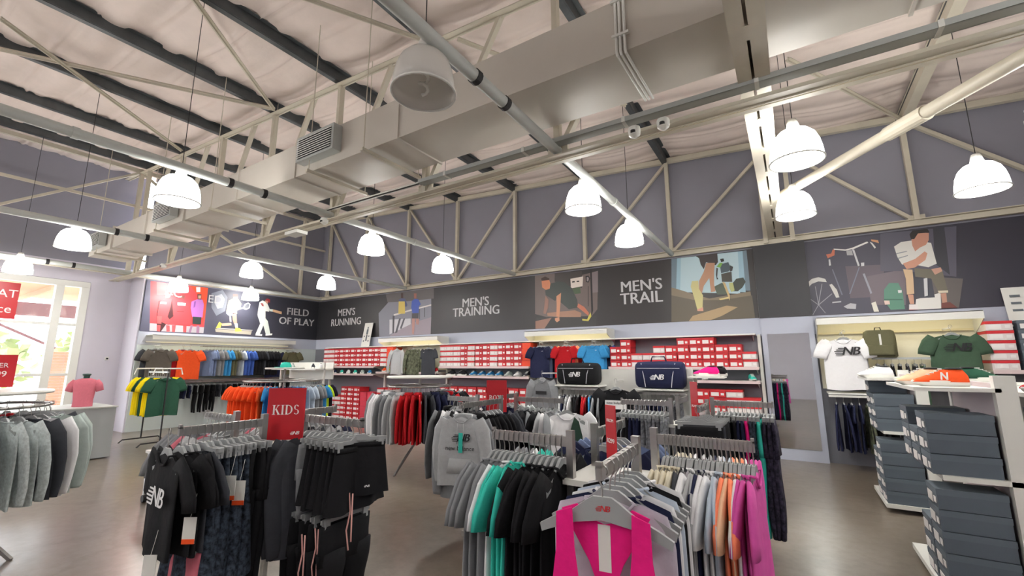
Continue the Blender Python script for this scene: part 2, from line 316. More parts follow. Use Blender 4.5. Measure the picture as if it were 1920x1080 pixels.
LY_ = {1.95: 'near row', 4.65: 'middle row', 6.4: 'row nearest the back wall', -.9: 'row behind the viewer', -3.6: 'rearmost row'}
for x, dl in LX_.items():
    for y, rl in LY_.items():
        if x == .2 and y not in (4.65, 6.4): continue
        off = (x == -1.93 and y == 1.95)
        lamp(x, y-.15*(x == .2)-.05*(x > 1), 3.45, ('unlit ribbed dome pendant lamp with spiral bulb beside the white pipe' if off else 'glowing white dome pendant lamp %s, %s' % (dl, rl)), not off)

# ------------------------------------------------------------------ exterior seen through the shopfront
struct('ground_outside', MB().box(-60, FX-.2, -40, 40, -.12, -.02), mat('outside_paving', (190, 178, 165), .8, var=(.4, .15)))
M_LEAF = mat('leafy_green', (128, 140, 84), .8, var=(3, .35))
for i, (x, y, r, h) in enumerate(((-24, 7.2, 2.3, 2.9), (-28, 3.0, 2.2, 2.6), (-26, 12.5, 2.3, 3.0), (-27, -2.2, 2.2, 2.7))):
    t = thing('tree', 'leafy green tree %s outside the shopfront window' % ['behind the brick pillar', 'in the middle', 'at the right', 'at the left'][i], 'tree', (x, y, 0), 0, 'trees outside')
    rr = random.Random(i); mb = MB()
    for k in range(260):
        a = rr.uniform(0, 2*PI); e = rr.uniform(-.8, 1.4); q = r*rr.uniform(.75, 1.05); c = Vector((q*math.cos(a)*math.cos(e), q*math.sin(a)*math.cos(e), h*.62+q*.62*math.sin(e)))
        u = Vector((rr.uniform(-1, 1), rr.uniform(-1, 1), rr.uniform(-1, 1))).normalized()*.28; v = u.orthogonal().normalized()*.2
        mb.add([c-u, c+v, c+u, c-v], [(0, 1, 2, 3)])
    lf = mb.obj('foliage', [M_LEAF], t); lf['kind'] = 'stuff'
    MB().cyl((0, 0, 0), (0, 0, h*.6), .16, 8, 0, .1).obj('trunk', [mat('bark', (96, 80, 64), .9)], t)
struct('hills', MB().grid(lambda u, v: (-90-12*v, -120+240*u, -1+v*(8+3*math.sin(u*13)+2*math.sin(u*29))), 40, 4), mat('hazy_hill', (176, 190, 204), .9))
bp_ = thing('brick_pillar', 'orange brick pillar standing outside the window', 'pillar', (-17.0, 3.72, 0))
MB().box(-.2, .2, -.22, .22, 0, 1.9).obj('core', [mat('mortar', (190, 176, 160), .9)], bp_)
me_brick = MB().box(-.205, .205, -.115, .115, 0, .062).mesh('brick', [mat('orange_brick', (196, 128, 92), .8, var=(4, .15))])
for r in range(25):
    for k in range(2): inst('brick', me_brick, None, bp_, (0, -.118+.236*k, .005+r*.076), 0, None, (1.02+.01*(r % 2), .98, 1))
vr = thing('veranda_roof', 'rust coloured veranda roof beam outside the window', 'roof', (-17.2, 0, 0))
MB().box(-.1, .1, -6, 6, 2.85, 3.2).obj('beam', [mat('maroon_beam', (120, 62, 66), .6)], vr); MB().box(-1.6, 1.9, -6, 6, 3.5, 3.56).obj('soffit', [mat('orange_soffit', (205, 150, 110), .7)], vr)
for k in range(7): MB().bar((-1.5, -5+1.6*k, 3.44), (1.8, -5+1.6*k, 3.44), .07, .12).obj('rafter', [mat('orange_soffit', (205, 150, 110), .7)], vr)
MB().bar((0, 1.9, 2.9), (0, 3.6, 2.0), .06, .06).obj('brace', [mat('maroon_beam', (120, 62, 66), .6)], vr)
for y in (3.97, -2.13): MB().box(-.07, .07, y-.07, y+.07, 0, 3.5).obj('post', [M_WHITE], vr)

# ------------------------------------------------------------------ garments
def fab(name, rgb, var=None, rough=.85): return mat('fabric_'+name, rgb, rough, var=var or (30, .05), bump=(14, .25), spec=.2)
FB = {'light grey': fab('light_grey', (176, 178, 180)), 'grey': fab('grey', (132, 134, 138)), 'charcoal': fab('charcoal', (62, 64, 70)), 'black': fab('black', (26, 26, 29)),
      'navy': fab('navy', (34, 38, 66)), 'white': fab('white', (236, 236, 238), (30, .02)), 'cream': fab('cream', (226, 218, 196)), 'teal': fab('teal', (58, 190, 172)), 'red': fab('red', (176, 26, 34)),
      'orange': fab('orange', (240, 88, 40)), 'coral': fab('coral', (250, 140, 104)), 'peach': fab('peach', (240, 196, 160)), 'pink': fab('pink', (206, 84, 160)), 'hot pink': fab('hot_pink', (226, 30, 124)), 'dusty pink': fab('dusty_pink', (204, 112, 126)),
      'sky blue': fab('sky_blue', (58, 140, 196)), 'blue': fab('blue', (62, 92, 168)), 'slate blue': fab('slate_blue', (104, 118, 150)), 'dark green': fab('dark_green', (44, 84, 66)), 'yellow': fab('yellow', (238, 214, 26)), 'lime': fab('lime', (198, 226, 50)),
      'forest green': fab('forest_green', (66, 88, 70)), 'olive': fab('olive', (98, 96, 72)), 'brown grey': fab('brown_grey', (96, 90, 84)), 'purple': fab('purple', (70, 56, 110)), 'mint grey': fab('mint_grey', (172, 184, 180)), 'pale blue': fab('pale_blue', (186, 198, 212)), 'lilac grey': fab('lilac_grey', (186, 180, 192)),
      'speckled black': fab('speckled_black', (52, 60, 72), (46, .95)), 'patterned grey': fab('patterned_grey', (112, 114, 120), (38, .7)), 'camouflage': fab('camouflage', (92, 96, 78), (14, .75)), 'floral black': fab('floral_black', (46, 42, 58), (26, .95)), 'speckled grey': fab('speckled_grey', (188, 196, 196), (44, .25))}
def superell(a, b, n, p=.7):
    out = []
    for k in range(n):
        t = 2*PI*k/n; c, s_ = math.cos(t), math.sin(t)
        out.append((a*math.copysign(abs(c)**p, c), b*math.copysign(abs(s_)**p, s_)))
    return out
def limb(mb, pts, ws, ts, n=10):
    pts = [Vector(p) for p in pts]; rings = []
    for i, p in enumerate(pts):
        d = (pts[min(i+1, len(pts)-1)]-pts[max(i-1, 0)]).normalized(); u = Vector((d.z, 0, -d.x)).normalized(); v = Vector((0, 1, 0))
        rings.append([p+u*x+v*y for x, y in superell(ws[i], ts[i], n, .85)])
    mb.loft(rings, 0, True)
def top_mesh(name, seed, L=.68, w=.235, sleeve='short', hood=False, b=.016, amp=.008):
    rr = random.Random(seed); mb = MB(); ph = rr.uniform(0, 6); kx = rr.uniform(20, 30); n = 28
    ds = [0, .02, .06, .12, .2, .3, .42, .54, .62, L] if L > .64 else [0, .02, .06, .12, .2, .28, .36, .44, L]
    rings = []
    for i, d in enumerate(ds):
        f = d/L; a = .185+.02*min(1, d/.08)+(w-.205)*min(1, d/.35); bb = b*(.45+.75*f); ring = []
        for x, y in superell(a, bb, n):
            z = -d-.30*abs(x)*max(0, 1-d/.22)
            if i == 0 and abs(x) < .085: z -= (.075 if y < 0 else .02)*(1-(x/.085)**2)
            y += amp*f*math.sin(kx*x+ph)+.012*f*math.sin(9*x+ph*2)
            z += .008*math.sin(14*x+ph)*(i == len(ds)-1)
            ring.append((x, y, z))
        rings.append(ring)
    mb.loft(rings, 0, False)
    nk = [(x, (-.016 if fr else .016), -.30*abs(x)-((.075 if fr else .02)*(1-(x/.085)**2))) for fr in (1, 0) for x in ([-.085, -.06, -.03, 0, .03, .06, .085] if fr else [.06, .03, 0, -.03, -.06])]
    mb.tube(nk+[nk[0]], .006, 6)
    for s_ in (-1, 1):
        j = rr.uniform(-.02, .02)
        if sleeve == 'short': limb(mb, [(s_*.165, 0, -.05), (s_*.215, j, -.12), (s_*.262, j*2, -.22), (s_*.272, j*2, -.27)], [.07, .085, .082, .08], [.012, .015, .015, .013])
        elif sleeve == 'long': limb(mb, [(s_*.165, 0, -.05), (s_*.225, j, -.16), (s_*.262, j*2, -.34), (s_*.262, j*3, -.52), (s_*.25, j*3, -.63), (s_*.25, j*3, -.66)], [.07, .078, .064, .052, .046, .04], [.012, .017, .017, .016, .016, .012])
    if hood:
        mb.loft([[(x*(1-.15*i), y+.035+.012*i, -.02-.035*i+.03*math.cos(x*9)) for x, y in superell(.11, .045, 14, .9)] for i in range(4)], 0, True)
        mb.tube([(-.03, -.03, -.08), (-.035, -.035, -.2), (-.034, -.036, -.28)], .004, 5); mb.tube([(.03, -.03, -.08), (.035, -.035, -.2), (.034, -.036, -.26)], .004, 5)
        mb.prism([(-.14, -.56), (.14, -.56), (.11, -.42), (-.11, -.42)], (0, -.027, 0), (1, 0, 0), (0, 0, 1), .012)
    return mb.mesh(name, [FB['grey']], True)
def bottom_mesh(name, seed, L=.9, w=.17, leg=.085, split=.28):
    rr = random.Random(seed); mb = MB(); n = 22; ph = rr.uniform(0, 6); rings = []
    for d in (0, .03, .1, .2, split):
        rings.append([(x, y+.010*math.sin(26*x+ph)*min(1, d/.1), -d) for x, y in superell(w+.03*d, .018+.05*d, n)])
    mb.loft(rings, 0, True)
    for s_ in (-1, 1):
        k = 6; limb(mb, [(s_*(.088+.0*i), .008*math.sin(i+ph), -split+.06-(L-split+.06)*i/k) for i in range(k+1)], [leg*(1-.06*i) for i in range(k+1)], [.032-.002*i for i in range(k+1)], 12)
    return mb.mesh(name, [FB['grey']], True)
def flare_mesh(name, seed, L=.34, w=.16, w2=.2, b2=.045):
    rr = random.Random(seed); mb = MB(); n = 36; ph = rr.uniform(0, 6); rings = []
    for i in range(8):
        f = i/7; ring = []
        for x, y in superell(w+(w2-w)*f, .016+(b2-.016)*f, n, .8):
            ring.append((x, y+.022*f*math.sin(34*x+ph)*(1 if y > 0 else .8), -L*f+.012*f*math.sin(5*x)))
        rings.append(ring)
    mb.loft(rings, 0, False)
    mb.loft([[(x, y, z) for x, y in superell(w+.004, .02, 20)] for z in (0, -.03)], 0, True)
    return mb.mesh(name, [FB['grey']], True)
ME = {'tee': [top_mesh('t_shirt', i) for i in range(4)], 'kidtee': [top_mesh('t_shirt', 20+i, .5, .2) for i in range(3)], 'long': [top_mesh('long_sleeve', 40+i, .68, .24, 'long') for i in range(3)],
      'hoodie': [top_mesh('hoodie', 60+i, .68, .25, 'long', True, .02) for i in range(2)], 'vest': [top_mesh('vest', 80+i, .62, .21, None) for i in range(2)],
      'pants': [bottom_mesh('trousers', 100+i) for i in range(3)], 'shorts': [flare_mesh('shorts', 120+i) for i in range(3)], 'skirt': [flare_mesh('skirt', 140+i, .62, .15, .22, .06) for i in range(3)], 'trunks': [bottom_mesh('trunks', 160+i, .42, .18, .105, .2) for i in range(2)]}
NAMES = {'tee': 't_shirt', 'kidtee': 't_shirt', 'long': 'long_sleeve_top', 'hoodie': 'hoodie', 'vest': 'tank_top', 'pants': 'trousers', 'shorts': 'shorts', 'skirt': 'skirt', 'trunks': 'sport_shorts'}
WORD = {'tee': 't-shirt', 'kidtee': 'small t-shirt', 'long': 'long sleeved top', 'hoodie': 'hoodie', 'vest': 'tank top', 'pants': 'trousers', 'shorts': 'shorts', 'skirt': 'skirt', 'trunks': 'sports shorts'}
M_HANG = mat('grey_hanger_plastic', (150, 153, 154), .45)
M_LOGO_R = mat('red_logo_ink', (190, 38, 44), .5)
hookpts = [(.02*math.cos(a), 0, .004+.02*math.sin(a)) for a in [-.6+.42*i for i in range(9)]]+[(-.018, 0, -.012), (-.004, 0, -.035), (0, 0, -.05), (0, 0, -.085)]
mb = MB().prism([(-.215, -.075), (-.17, -.05), (-.1, -.018), (-.05, .018), (-.03, .03), (.03, .03), (.05, .018), (.1, -.018), (.17, -.05), (.215, -.075), (.208, -.1), (.19, -.092), (.09, -.055), (0, -.04), (-.09, -.055), (-.19, -.092), (-.208, -.1)], (0, .007, -.105), (1, 0, 0), (0, 0, 1), .014)
mb.tube(hookpts, .0028, 6, 1)
HANG = mb.mesh('hanger', [M_HANG, M_CHROME])
mb = MB().bar((-.17, 0, -.1), (.17, 0, -.1), .012, .022).prism([(-.06, -.09), (-.03, -.07), (.03, -.07), (.06, -.09)], (0, .006, 0), (1, 0, 0), (0, 0, 1), .012)
for s_ in (-1, 1): mb.box(s_*.135-.018, s_*.135+.018, -.014, .014, -.145, -.09)
mb.tube(hookpts, .0028, 6, 1)
CLIP = mb.mesh('clip_hanger', [M_HANG, M_CHROME])
GCOUNT = {}
def garment(kind, colour, loc, rz, where, group, sc=1.0):
    i = GCOUNT.get(kind, 0); GCOUNT[kind] = i+1
    me = ME[kind][i % len(ME[kind])]
    bottoms = kind in ('pants', 'shorts', 'skirt', 'trunks')
    t = thing(NAMES[kind], '%s %s %s' % (colour, WORD[kind], where), WORD[kind].split()[-1] if kind not in ('long', 'vest') else 'top', loc, rz, group)
    if sc != 1: t.scale = (sc, sc, sc)
    inst('garment', me, FB[colour], t, (0, 0, -.125 if bottoms else -.08), 0 if i % 2 else PI)
    inst('hanger', CLIP if bottoms else HANG, None, t, (0, 0, 0), 0, None, ((.8, 1, 1) if kind == 'kidtee' else (.86, 1, 1) if kind in ('tee', 'long', 'hoodie') else None))
    return t
def row(p, q, items, where, group, jit=.05, sc=1.0, rev=0, tilt=0.0):
    """items hung from p to q, each hanger plane across the bar"""
    p = Vector(p); q = Vector(q); n = len(items); d = q-p; a = math.atan2(d.y, d.x)+PI/2+tilt; out = []
    for i, (k, c) in enumerate(items):
        f = (i+.5)/n; out.append(garment(k, c, p+d*f, a+RD.uniform(-jit, jit), '%s %s' % (nth(i), where), group, sc))
    return out
def ring(c, r, z, a0, a1, items, where, group, sc=1.0, jit=.05):
    n = len(items)
    for i, (k, col) in enumerate(items):
        a = a0+(a1-a0)*(i+.5)/n
        garment(k, col, (c[0]+r*math.cos(a), c[1]+r*math.sin(a), z), a+RD.uniform(-jit, jit), '%s %s' % (nth(i), where), group, sc)
def seq(s):
    """'tee:grey*3 tee:black' -> list"""
    out = []
    for w_ in s.split(','):
        k, c = w_.strip().split(':'); n = 1
        if '*' in c: c, n = c.split('*')
        out += [(k, c)]*int(n)
    return out

# ------------------------------------------------------------------ racks
def four_way(label, cx, cy, hx, hy, z, arms, board=1.05):
    t = thing('four_way_rack', label, 'clothes rack', (cx, cy, 0), 0, 'four way clothes racks')
    for sx in (-1, 1):
        for sy in (-1, 1): MB().box(sx*hx-.016, sx*hx+.016, sy*hy-.016, sy*hy+.016, .03, z+.05).obj('post', [M_CHROME], t)
    MB().box(-hx-.03, hx+.03, -hy-.03, hy+.03, board, board+.025).obj('board', [M_WHITE], t)
    MB().bar((-hx-.2, -hy, .02), (hx+.2, -hy, .02), .04, .04).bar((-hx-.2, hy, .02), (hx+.2, hy, .02), .04, .04).bar((-hx, -hy-.2, .02), (-hx, hy+.2, .02), .04, .04).bar((hx, -hy-.2, .02), (hx, hy+.2, .02), .04, .04).obj('base_frame', [M_CHROME], t)
    for (ax, ay, bx, by, az) in arms:
        MB().bar((ax-cx, ay-cy, az), (bx-cx, by-cy, az), .022, .045).bar((bx-cx-(bx-ax)*.03, by-cy-(by-ay)*.03, az+.025), (bx-cx, by-cy, az+.025), .022, .02).obj('arm', [M_CHROME], t)
    return t
def round_rack(label, cx, cy, r, z, disc, legs=(.3, 2.4, 4.5), dz=.1):
    t = thing('round_rack', label, 'clothes rack', (cx, cy, 0), 0, 'round clothes racks')
    if disc: sharp(MB().lathe([(0, z+dz+.03), (disc, z+dz+.03), (disc+.01, z+dz+.015), (disc, z+dz), (0, z+dz)], 40).obj('top_disc', [M_WHITE], t))
    MB().tube([(r*math.cos(2*PI*k/40), r*math.sin(2*PI*k/40), z) for k in range(41)], .013, 8, 0, False).obj('rail', [M_CHROME], t, True)
    MB().cyl((0, 0, .35), (0, 0, z+dz), .02, 10).obj('pole', [M_CHROME], t)
    for k in range(3):
        a = 2*PI*k/3+.4; MB().bar((0, 0, z), (r*math.cos(a), r*math.sin(a), z), .012, .02).obj('spoke', [M_CHROME], t)
    for a in legs: MB().bar((.05*math.cos(a), .05*math.sin(a), .4), ((r+.05)*math.cos(a), (r+.05)*math.sin(a), .0), .025, .025).obj('leg', [M_CHROME], t)
    return t
def serif_mesh(word, h, m):
    mb = MB(); x = 0.0; w_ = h*.17; t_ = h*.045; lay = [0]
    def P(pts):
        lay[0] += 1; mb.prism([(a*h+x, b*h) for a, b in pts], (0, 0, -.0003+.0001*lay[0]), (1, 0, 0), (0, 1, 0), .0004)
    def B(a, b, c, d): P([(a, c), (b, c), (b, d), (a, d)])
    def arc(cx, cy, rx, ry, a0, a1, th, n=10):
        A = [a0+(a1-a0)*i/n for i in range(n+1)]
        P([(cx+rx*math.cos(a), cy+ry*math.sin(a)) for a in A]+[(cx+(rx-th*(.35+.65*abs(math.cos(a))))*math.cos(a), cy+(ry-th*.4)*math.sin(a)) for a in reversed(A)])
    for ch in word:
        if ch in 'KIDB':
            B(.08, .24, -.5, .5); B(0, .32, .455, .5); B(0, .32, -.5, -.455)
        if ch == 'K':
            P([(.24, -.06), (.55, .47), (.63, .47), (.3, -.02)]); P([(.3, .06), (.56, -.47), (.75, -.47), (.4, .17)]); B(.46, .74, .455, .5); B(.5, .82, -.5, -.455); x += .86*h
        elif ch == 'I': x += .4*h
        elif ch == 'D': arc(.24, 0, .52, .5, -PI/2, PI/2, .17, 14); x += .84*h
        elif ch == 'B': arc(.24, .25, .34, .25, -PI/2, PI/2, .14); arc(.24, -.24, .4, .26, -PI/2, PI/2, .15); x += .74*h
        elif ch == 'O': arc(.42, 0, .4, .51, 0, 2*PI, .17, 24); x += .88*h
        elif ch == 'S': arc(.3, .24, .24, .26, .35, PI*1.5, .14); arc(.3, -.24, .27, .26, -PI*.85, PI/2, .14); x += .64*h
        elif ch == 'Y': B(.33, .48, -.5, .02); B(.22, .6, -.5, -.455); P([(.08, .47), (.26, .47), (.48, .02), (.33, .02)]); P([(.66, .47), (.73, .47), (.48, .02), (.4, .06)]); B(0, .34, .455, .5); B(.56, .82, .455, .5); x += .84*h
    for i in range(len(mb.v)): mb.v[i] = (mb.v[i][0]-x/2, mb.v[i][1], mb.v[i][2])
    return mb.mesh('lettering', [m])
def sign(label, loc, rz, w_, h_, lines, col=(186, 28, 38), tilt=0.0):
    t = thing('price_sign', label, 'sign', loc, rz, 'red shop signs')
    MB().box(-w_/2, w_/2, -.003, .003, 0, h_).obj('sign_plate', [mat('sign_red', col, .35)], t)
    MB().box(-.012, .012, .003, .012, -.06, h_*.3).obj('sign_clip', [M_CHROME], t)
    for s_, x, z, sz, b in lines:
        if s_ in ('KIDS', 'BOYS'):
            inst('lettering', serif_mesh(s_, sz*.8, mat('sign_white', (240, 236, 232), .5)), None, t, (x, -.0045, z), 0, (PI/2, 0, 0)); continue
        inst('lettering', text_mesh(s_, sz, mat('sign_white', (240, 236, 232), .5), 0, 'CENTER', b), None, t, (x, -.0045, z), 0, (PI/2, 0, 0))
    return t

# near four way rack, women's tops
r1 = four_way('chrome four way rack in the foreground with tanks and pastel tops', -.74, 2.055, .15, .145, 1.2,
              [(-.89, 1.91, -1.32, 1.91, 1.2), (-.59, 2.2, -.17, 2.2, 1.2), (-.59, 1.91, -.565, 1.42, 1.2), (-.89, 2.2, -.89, 2.66, 1.2)], 1.02)
row((-1.32, 1.91, 1.2), (-.92, 1.91, 1.2), seq('tee:grey*4,tee:white,tee:teal*3,tee:black*6'), 'from the outer end on left arm of foreground rack', 'tops on left arm of foreground rack')
row((-.55, 2.2, 1.2), (-.17, 2.2, 1.2), seq('tee:cream*5,tee:charcoal,tee:white*2,tee:light grey*2,tee:navy,tee:white*2,tee:pale blue*2,tee:coral,tee:peach,tee:coral,tee:white,tee:pink*3'), 'from the post on right arm of foreground rack', 'tops on right arm of foreground rack')
row((-.568, 1.5, 1.2), (-.588, 1.86, 1.2), seq('vest:lilac grey,vest:navy,vest:white,vest:pale blue,vest:black,vest:white'), 'behind the hot pink tank on foreground rack', 'tank tops behind the pink tank', .04)
row((-.89, 2.26, 1.2), (-.89, 2.64, 1.2), seq('tee:navy*3,tee:slate blue*2'), 'on the far arm of foreground rack', 'tops on far arm of foreground rack')

# kids rack
r2 = four_way('chrome four way rack with red kids sign on top', -2.945, 1.685, .165, .135, 1.2,
              [(-2.78, 1.55, -2.78, 1.1, 1.2), (-3.11, 1.55, -3.52, 1.55, 1.2), (-2.78, 1.82, -2.2, 1.82, 1.2), (-3.11, 1.82, -3.11, 2.3, 1.2), (-2.78, 1.82, -2.24, 1.82, .78), (-2.78, 1.55, -2.78, 1.12, .72)], 1.0)
row((-2.78, 1.1, 1.2), (-2.78, 1.52, 1.2), seq('kidtee:black*2,kidtee:charcoal,skirt:speckled black*6,pants:black*3'), 'from the outer end on near arm of kids rack', 'clothes on near arm of kids rack', .08)
row((-2.74, 1.82, 1.2), (-2.2, 1.82, 1.2), seq('long:charcoal*3,trunks:grey,shorts:black*6'), 'from the post on right arm of kids rack', 'clothes on right arm of kids rack', .08)
row((-3.14, 1.55, 1.2), (-3.52, 1.55, 1.2), seq('kidtee:light grey*3,kidtee:dusty pink,kidtee:grey*4'), 'from the post on left arm of kids rack', 'clothes on left arm of kids rack')
row((-3.11, 1.86, 1.2), (-3.11, 2.3, 1.2), seq('kidtee:white,kidtee:charcoal*2,kidtee:light grey*2,kidtee:navy'), 'from the post on far arm of kids rack', 'clothes on far arm of kids rack')
row((-2.7, 1.82, .78), (-2.26, 1.82, .78), seq('trunks:black*5'), 'from the post on lower right arm of kids rack', 'lower shorts on kids rack')
row((-2.78, 1.16, .74), (-2.78, 1.4, .74), seq('trunks:dusty pink*3'), 'from the outer end on lower near arm of kids rack', 'lower pink shorts on kids rack')
sg = sign('red plastic sign lettered kids standing on the rack', (-2.77, 1.68, 1.08), math.radians(42), .225, .32, [('KIDS', 0, .185, .075, .001)])

# round rack at far left with pale sweaters
round_rack('round rack with white top at the left edge, full of pale sweatshirts', -5.92, .77, .5, 1.2, .5, (.65, 2.7, 4.8))
ring((-5.92, .77), .5, 1.2, -1.45, 1.5, seq('long:white*2,long:mint grey*2,long:white,long:mint grey,long:white*2,long:speckled grey*3,long:charcoal,long:white,long:mint grey*3'), 'counted along the round rack at left edge', 'sweatshirts on the left round rack')
ring((-5.92, .77), .48, 1.2, 1.55, 3.4, seq('long:charcoal,long:grey*2,long:red,long:charcoal*2,long:grey'), 'around the far side of left round rack', 'dark tops on the left round rack')
sign('red sign lettered under R1399 on the white round table', (-6.3, .93, 1.345), math.radians(62), .3, .3, [('UNDER', 0, .2, .06, .0), ('R1399', 0, .12, .075, .001)])

# round rack with hoodies in the middle
round_rack('round rack with grey top disc holding grey and red hoodies', -4.95, 5.15, .48, 1.22, .5, (-1.45, .7, 2.8), .12)
ring((-4.95, 5.15), .48, 1.22, -2.45, .2, seq('hoodie:grey*3,hoodie:white*2,hoodie:grey*2,hoodie:light grey*2,hoodie:red*4,hoodie:charcoal*2,hoodie:navy*3,hoodie:charcoal,hoodie:red'), 'counted from the left around the hoodie rack', 'hoodies on the middle round rack')
ring((-4.95, 5.15), .48, 1.22, .3, 1.7, seq('tee:black*2,tee:charcoal*2,tee:grey,tee:black*2'), 'on the far right side of hoodie rack', 'dark tops on the middle round rack')

# round rack with orange shirts
round_rack('round rack with orange and blue shirts beneath small white table top', -8.4, 5.0, .68, 1.24, .34, (-1.2, .8, 2.9), .22)
ring((-8.4, 5.0), .68, 1.24, -2.25, 1.0, seq('tee:orange*11,tee:sky blue*2,tee:navy*3,tee:sky blue*2,tee:pale blue*2,tee:grey*2,tee:sky blue,tee:lime,tee:black*2,tee:purple'), 'counted from the left around the orange shirt rack', 'shirts on the orange round rack', .92)

# frame rack with yellow and green jerseys
t = thing('frame_rack', 'black frame rack with white top bar holding yellow jerseys', 'clothes rack', (-11.05, 3.9, 0))
MB().tube([(-.5, -.25, 1.35), (-.5, -.22, 1.47), (-.5, .22, 1.47), (-.5, .25, 1.35)], .014, 8).tube([(.42, -.25, 1.35), (.42, -.22, 1.47), (.42, .22, 1.47), (.42, .25, 1.35)], .014, 8).obj('top_hoop', [M_WHITE], t)
MB().bar((-.52, 0, 1.4), (.44, 0, 1.4), .02, .03).obj('hang_bar', [M_CHROME], t)
for x in (-.5, .42): MB().bar((x, 0, .06), (x, 0, 1.47), .022, .022).tube([(x, -.36, 0), (x, -.3, .06), (x, .3, .06), (x, .36, 0)], .014, 8).obj('end_post', [M_DARK], t)
row((-11.5, 3.9, 1.4), (-10.66, 3.9, 1.4), seq('tee:yellow*3,tee:dark green*2,tee:yellow*3,tee:dark green'), 'counted from the wall end on yellow jersey rack', 'jerseys on the frame rack', .12, 1.12)

# ------------------------------------------------------------------ more racks
BOYS = four_way('chrome four way rack with red boys sign and grey hoodies', -2.56, 3.77, .14, .14, 1.2,
                [(-2.42, 3.63, -2.42, 3.0, 1.2), (-2.7, 3.63, -3.08, 3.63, 1.2), (-2.42, 3.91, -1.88, 3.91, 1.2), (-2.7, 3.91, -2.7, 4.4, 1.2)], 1.0)
row((-2.42, 3.02, 1.2), (-2.42, 3.6, 1.2), seq('hoodie:grey*2,hoodie:black*2,tee:black*3,tee:charcoal*2'), 'from the outer end on near arm of boys rack', 'tops on near arm of boys rack', .03)
row((-2.73, 3.63, 1.2), (-3.08, 3.63, 1.2), seq('hoodie:black,long:white,long:black,hoodie:light grey,long:white,hoodie:black,long:grey'), 'from the post on left arm of boys rack', 'tops on left arm of boys rack', .04)
row((-2.39, 3.91, 1.2), (-1.95, 3.91, 1.2), seq('kidtee:charcoal*2,kidtee:black,kidtee:grey,kidtee:black,kidtee:light grey,kidtee:grey'), 'from the post on right arm of boys rack', 'tees on right arm of boys rack', .05)
row((-2.7, 3.95, 1.2), (-2.7, 4.38, 1.2), seq('kidtee:navy*2,kidtee:speckled grey*3'), 'on the far arm of boys rack', 'tees on far arm of boys rack')
LEG = four_way('chrome four way rack with leggings before the mirror', -.8, 4.28, .15, .14, 1.2,
               [(-.95, 4.14, -1.4, 4.14, 1.2), (-.65, 4.42, -.17, 4.42, 1.2), (-.65, 4.14, -.65, 3.72, 1.2), (-.95, 4.42, -.95, 4.85, 1.2)], 1.0)
row((-.98, 4.14, 1.2), (-1.4, 4.14, 1.2), seq('pants:patterned grey*6,pants:navy*3,pants:black*3'), 'from the post on left arm of leggings rack', 'trousers on left arm of leggings rack', .04)
row((-.62, 4.42, 1.2), (-.17, 4.42, 1.2), seq('pants:black*5,pants:navy*2,pants:hot pink,pants:speckled black*2,pants:teal,pants:floral black*3'), 'from the post on right arm of leggings rack', 'leggings on right arm of leggings rack', .05)
row((-.65, 3.76, 1.2), (-.65, 4.1, 1.2), seq('pants:charcoal,pants:black*4'), 'from the outer end on near arm of leggings rack', 'leggings facing the viewer', .03)
sign('red plastic sign lettered boys behind grey hoodie', (-2.53, 3.72, 1.08), math.radians(35), .2, .31, [('BOYS', 0, .14, .06, .001)])
sign('narrow red price sign lettered R299 on foreground rack', (-.74, 2.03, 1.1), math.radians(-35), .075, .26, [('R299', 0, .1, .028, .0), ('FROM', 0, .19, .02, 0)])
sign('narrow red price sign on the leggings rack', (-.77, 4.26, 1.08), math.radians(-30), .075, .31, [('R399', 0, .1, .028, .0)])
# lone items with prints
M_INK = mat('black_ink', (24, 24, 28), .6); M_WINK = mat('white_ink', (232, 232, 232), .6); M_GINK = mat('dark_green_ink', (30, 60, 46), .6)
def nb_mesh(m):
    key = 'nb'+m.name
    if key in TXT: return TXT[key]
    base = text_mesh('NB', 1.0, m, .28, 'LEFT', .025, .86); mb = MB()
    mb.add([tuple(v.co) for v in base.vertices], [tuple(p.vertices) for p in base.polygons])
    for k in range(5):
        y = -.3+.14*k; x1 = .12+.03*k; x0 = -.62+.10*abs(k-2)+.05*k
        mb.prism([(x0, y-.035), (x1, y-.035), (x1+.02, y+.035), (x0+.02, y+.035)], (0, 0, -.0006), (1, 0, 0), (0, 1, 0), .0012)
    for v in range(len(mb.v)): mb.v[v] = (mb.v[v][0]-.35, mb.v[v][1], mb.v[v][2])
    TXT[key] = mb.mesh('logo', [m]); return TXT[key]
def logo(parent, x, y, z, sc, m, rz=0.0, nm='logo'): return inst(nm, nb_mesh(m), None, parent, (x, y, z), 0, (PI/2, 0, rz), sc)
inst('sign_logo', nb_mesh(mat('sign_white', (240, 236, 232), .5)), None, sg, (.06, -.0045, .04), 0, (PI/2, 0, 0), .03)
def facing(kind, colour, loc, rz, where, group=None, sc=1.0):
    t = garment(kind, colour, loc, rz, where, group, sc)
    for c in t.children: c.rotation_euler.z = 0
    return t
t = facing('hoodie', 'light grey', (-2.37, 2.97, 1.2), math.radians(18), 'with logo print facing out on boys rack', None, .82)
logo(t, .0, -.042, -.3, .105, M_INK); inst('print_text', text_mesh('new balance', .062, M_INK), None, t, (0, -.042, -.4), 0, (PI/2, 0, 0))
MB().box(-.012, .03, -.05, -.046, -.44, -.25).obj('swing_tag', [FB['teal']], t)
t = facing('kidtee', 'white', (-1.86, 3.91, 1.2), math.radians(48), 'with green leaf print facing out on boys rack', None, 1.1)
MB().prism([(-.02, -.46), (.14, -.5), (.13, -.32), (.1, -.2), (.06, -.16), (.0, -.33)], (0, -.032, .03), (1, 0, 0), (0, 0, 1), .002).obj('print_panel', [M_GINK], t)
t = facing('pants', 'black', (-.65, 3.7, 1.2), math.radians(12), 'facing out on the near arm of leggings rack')
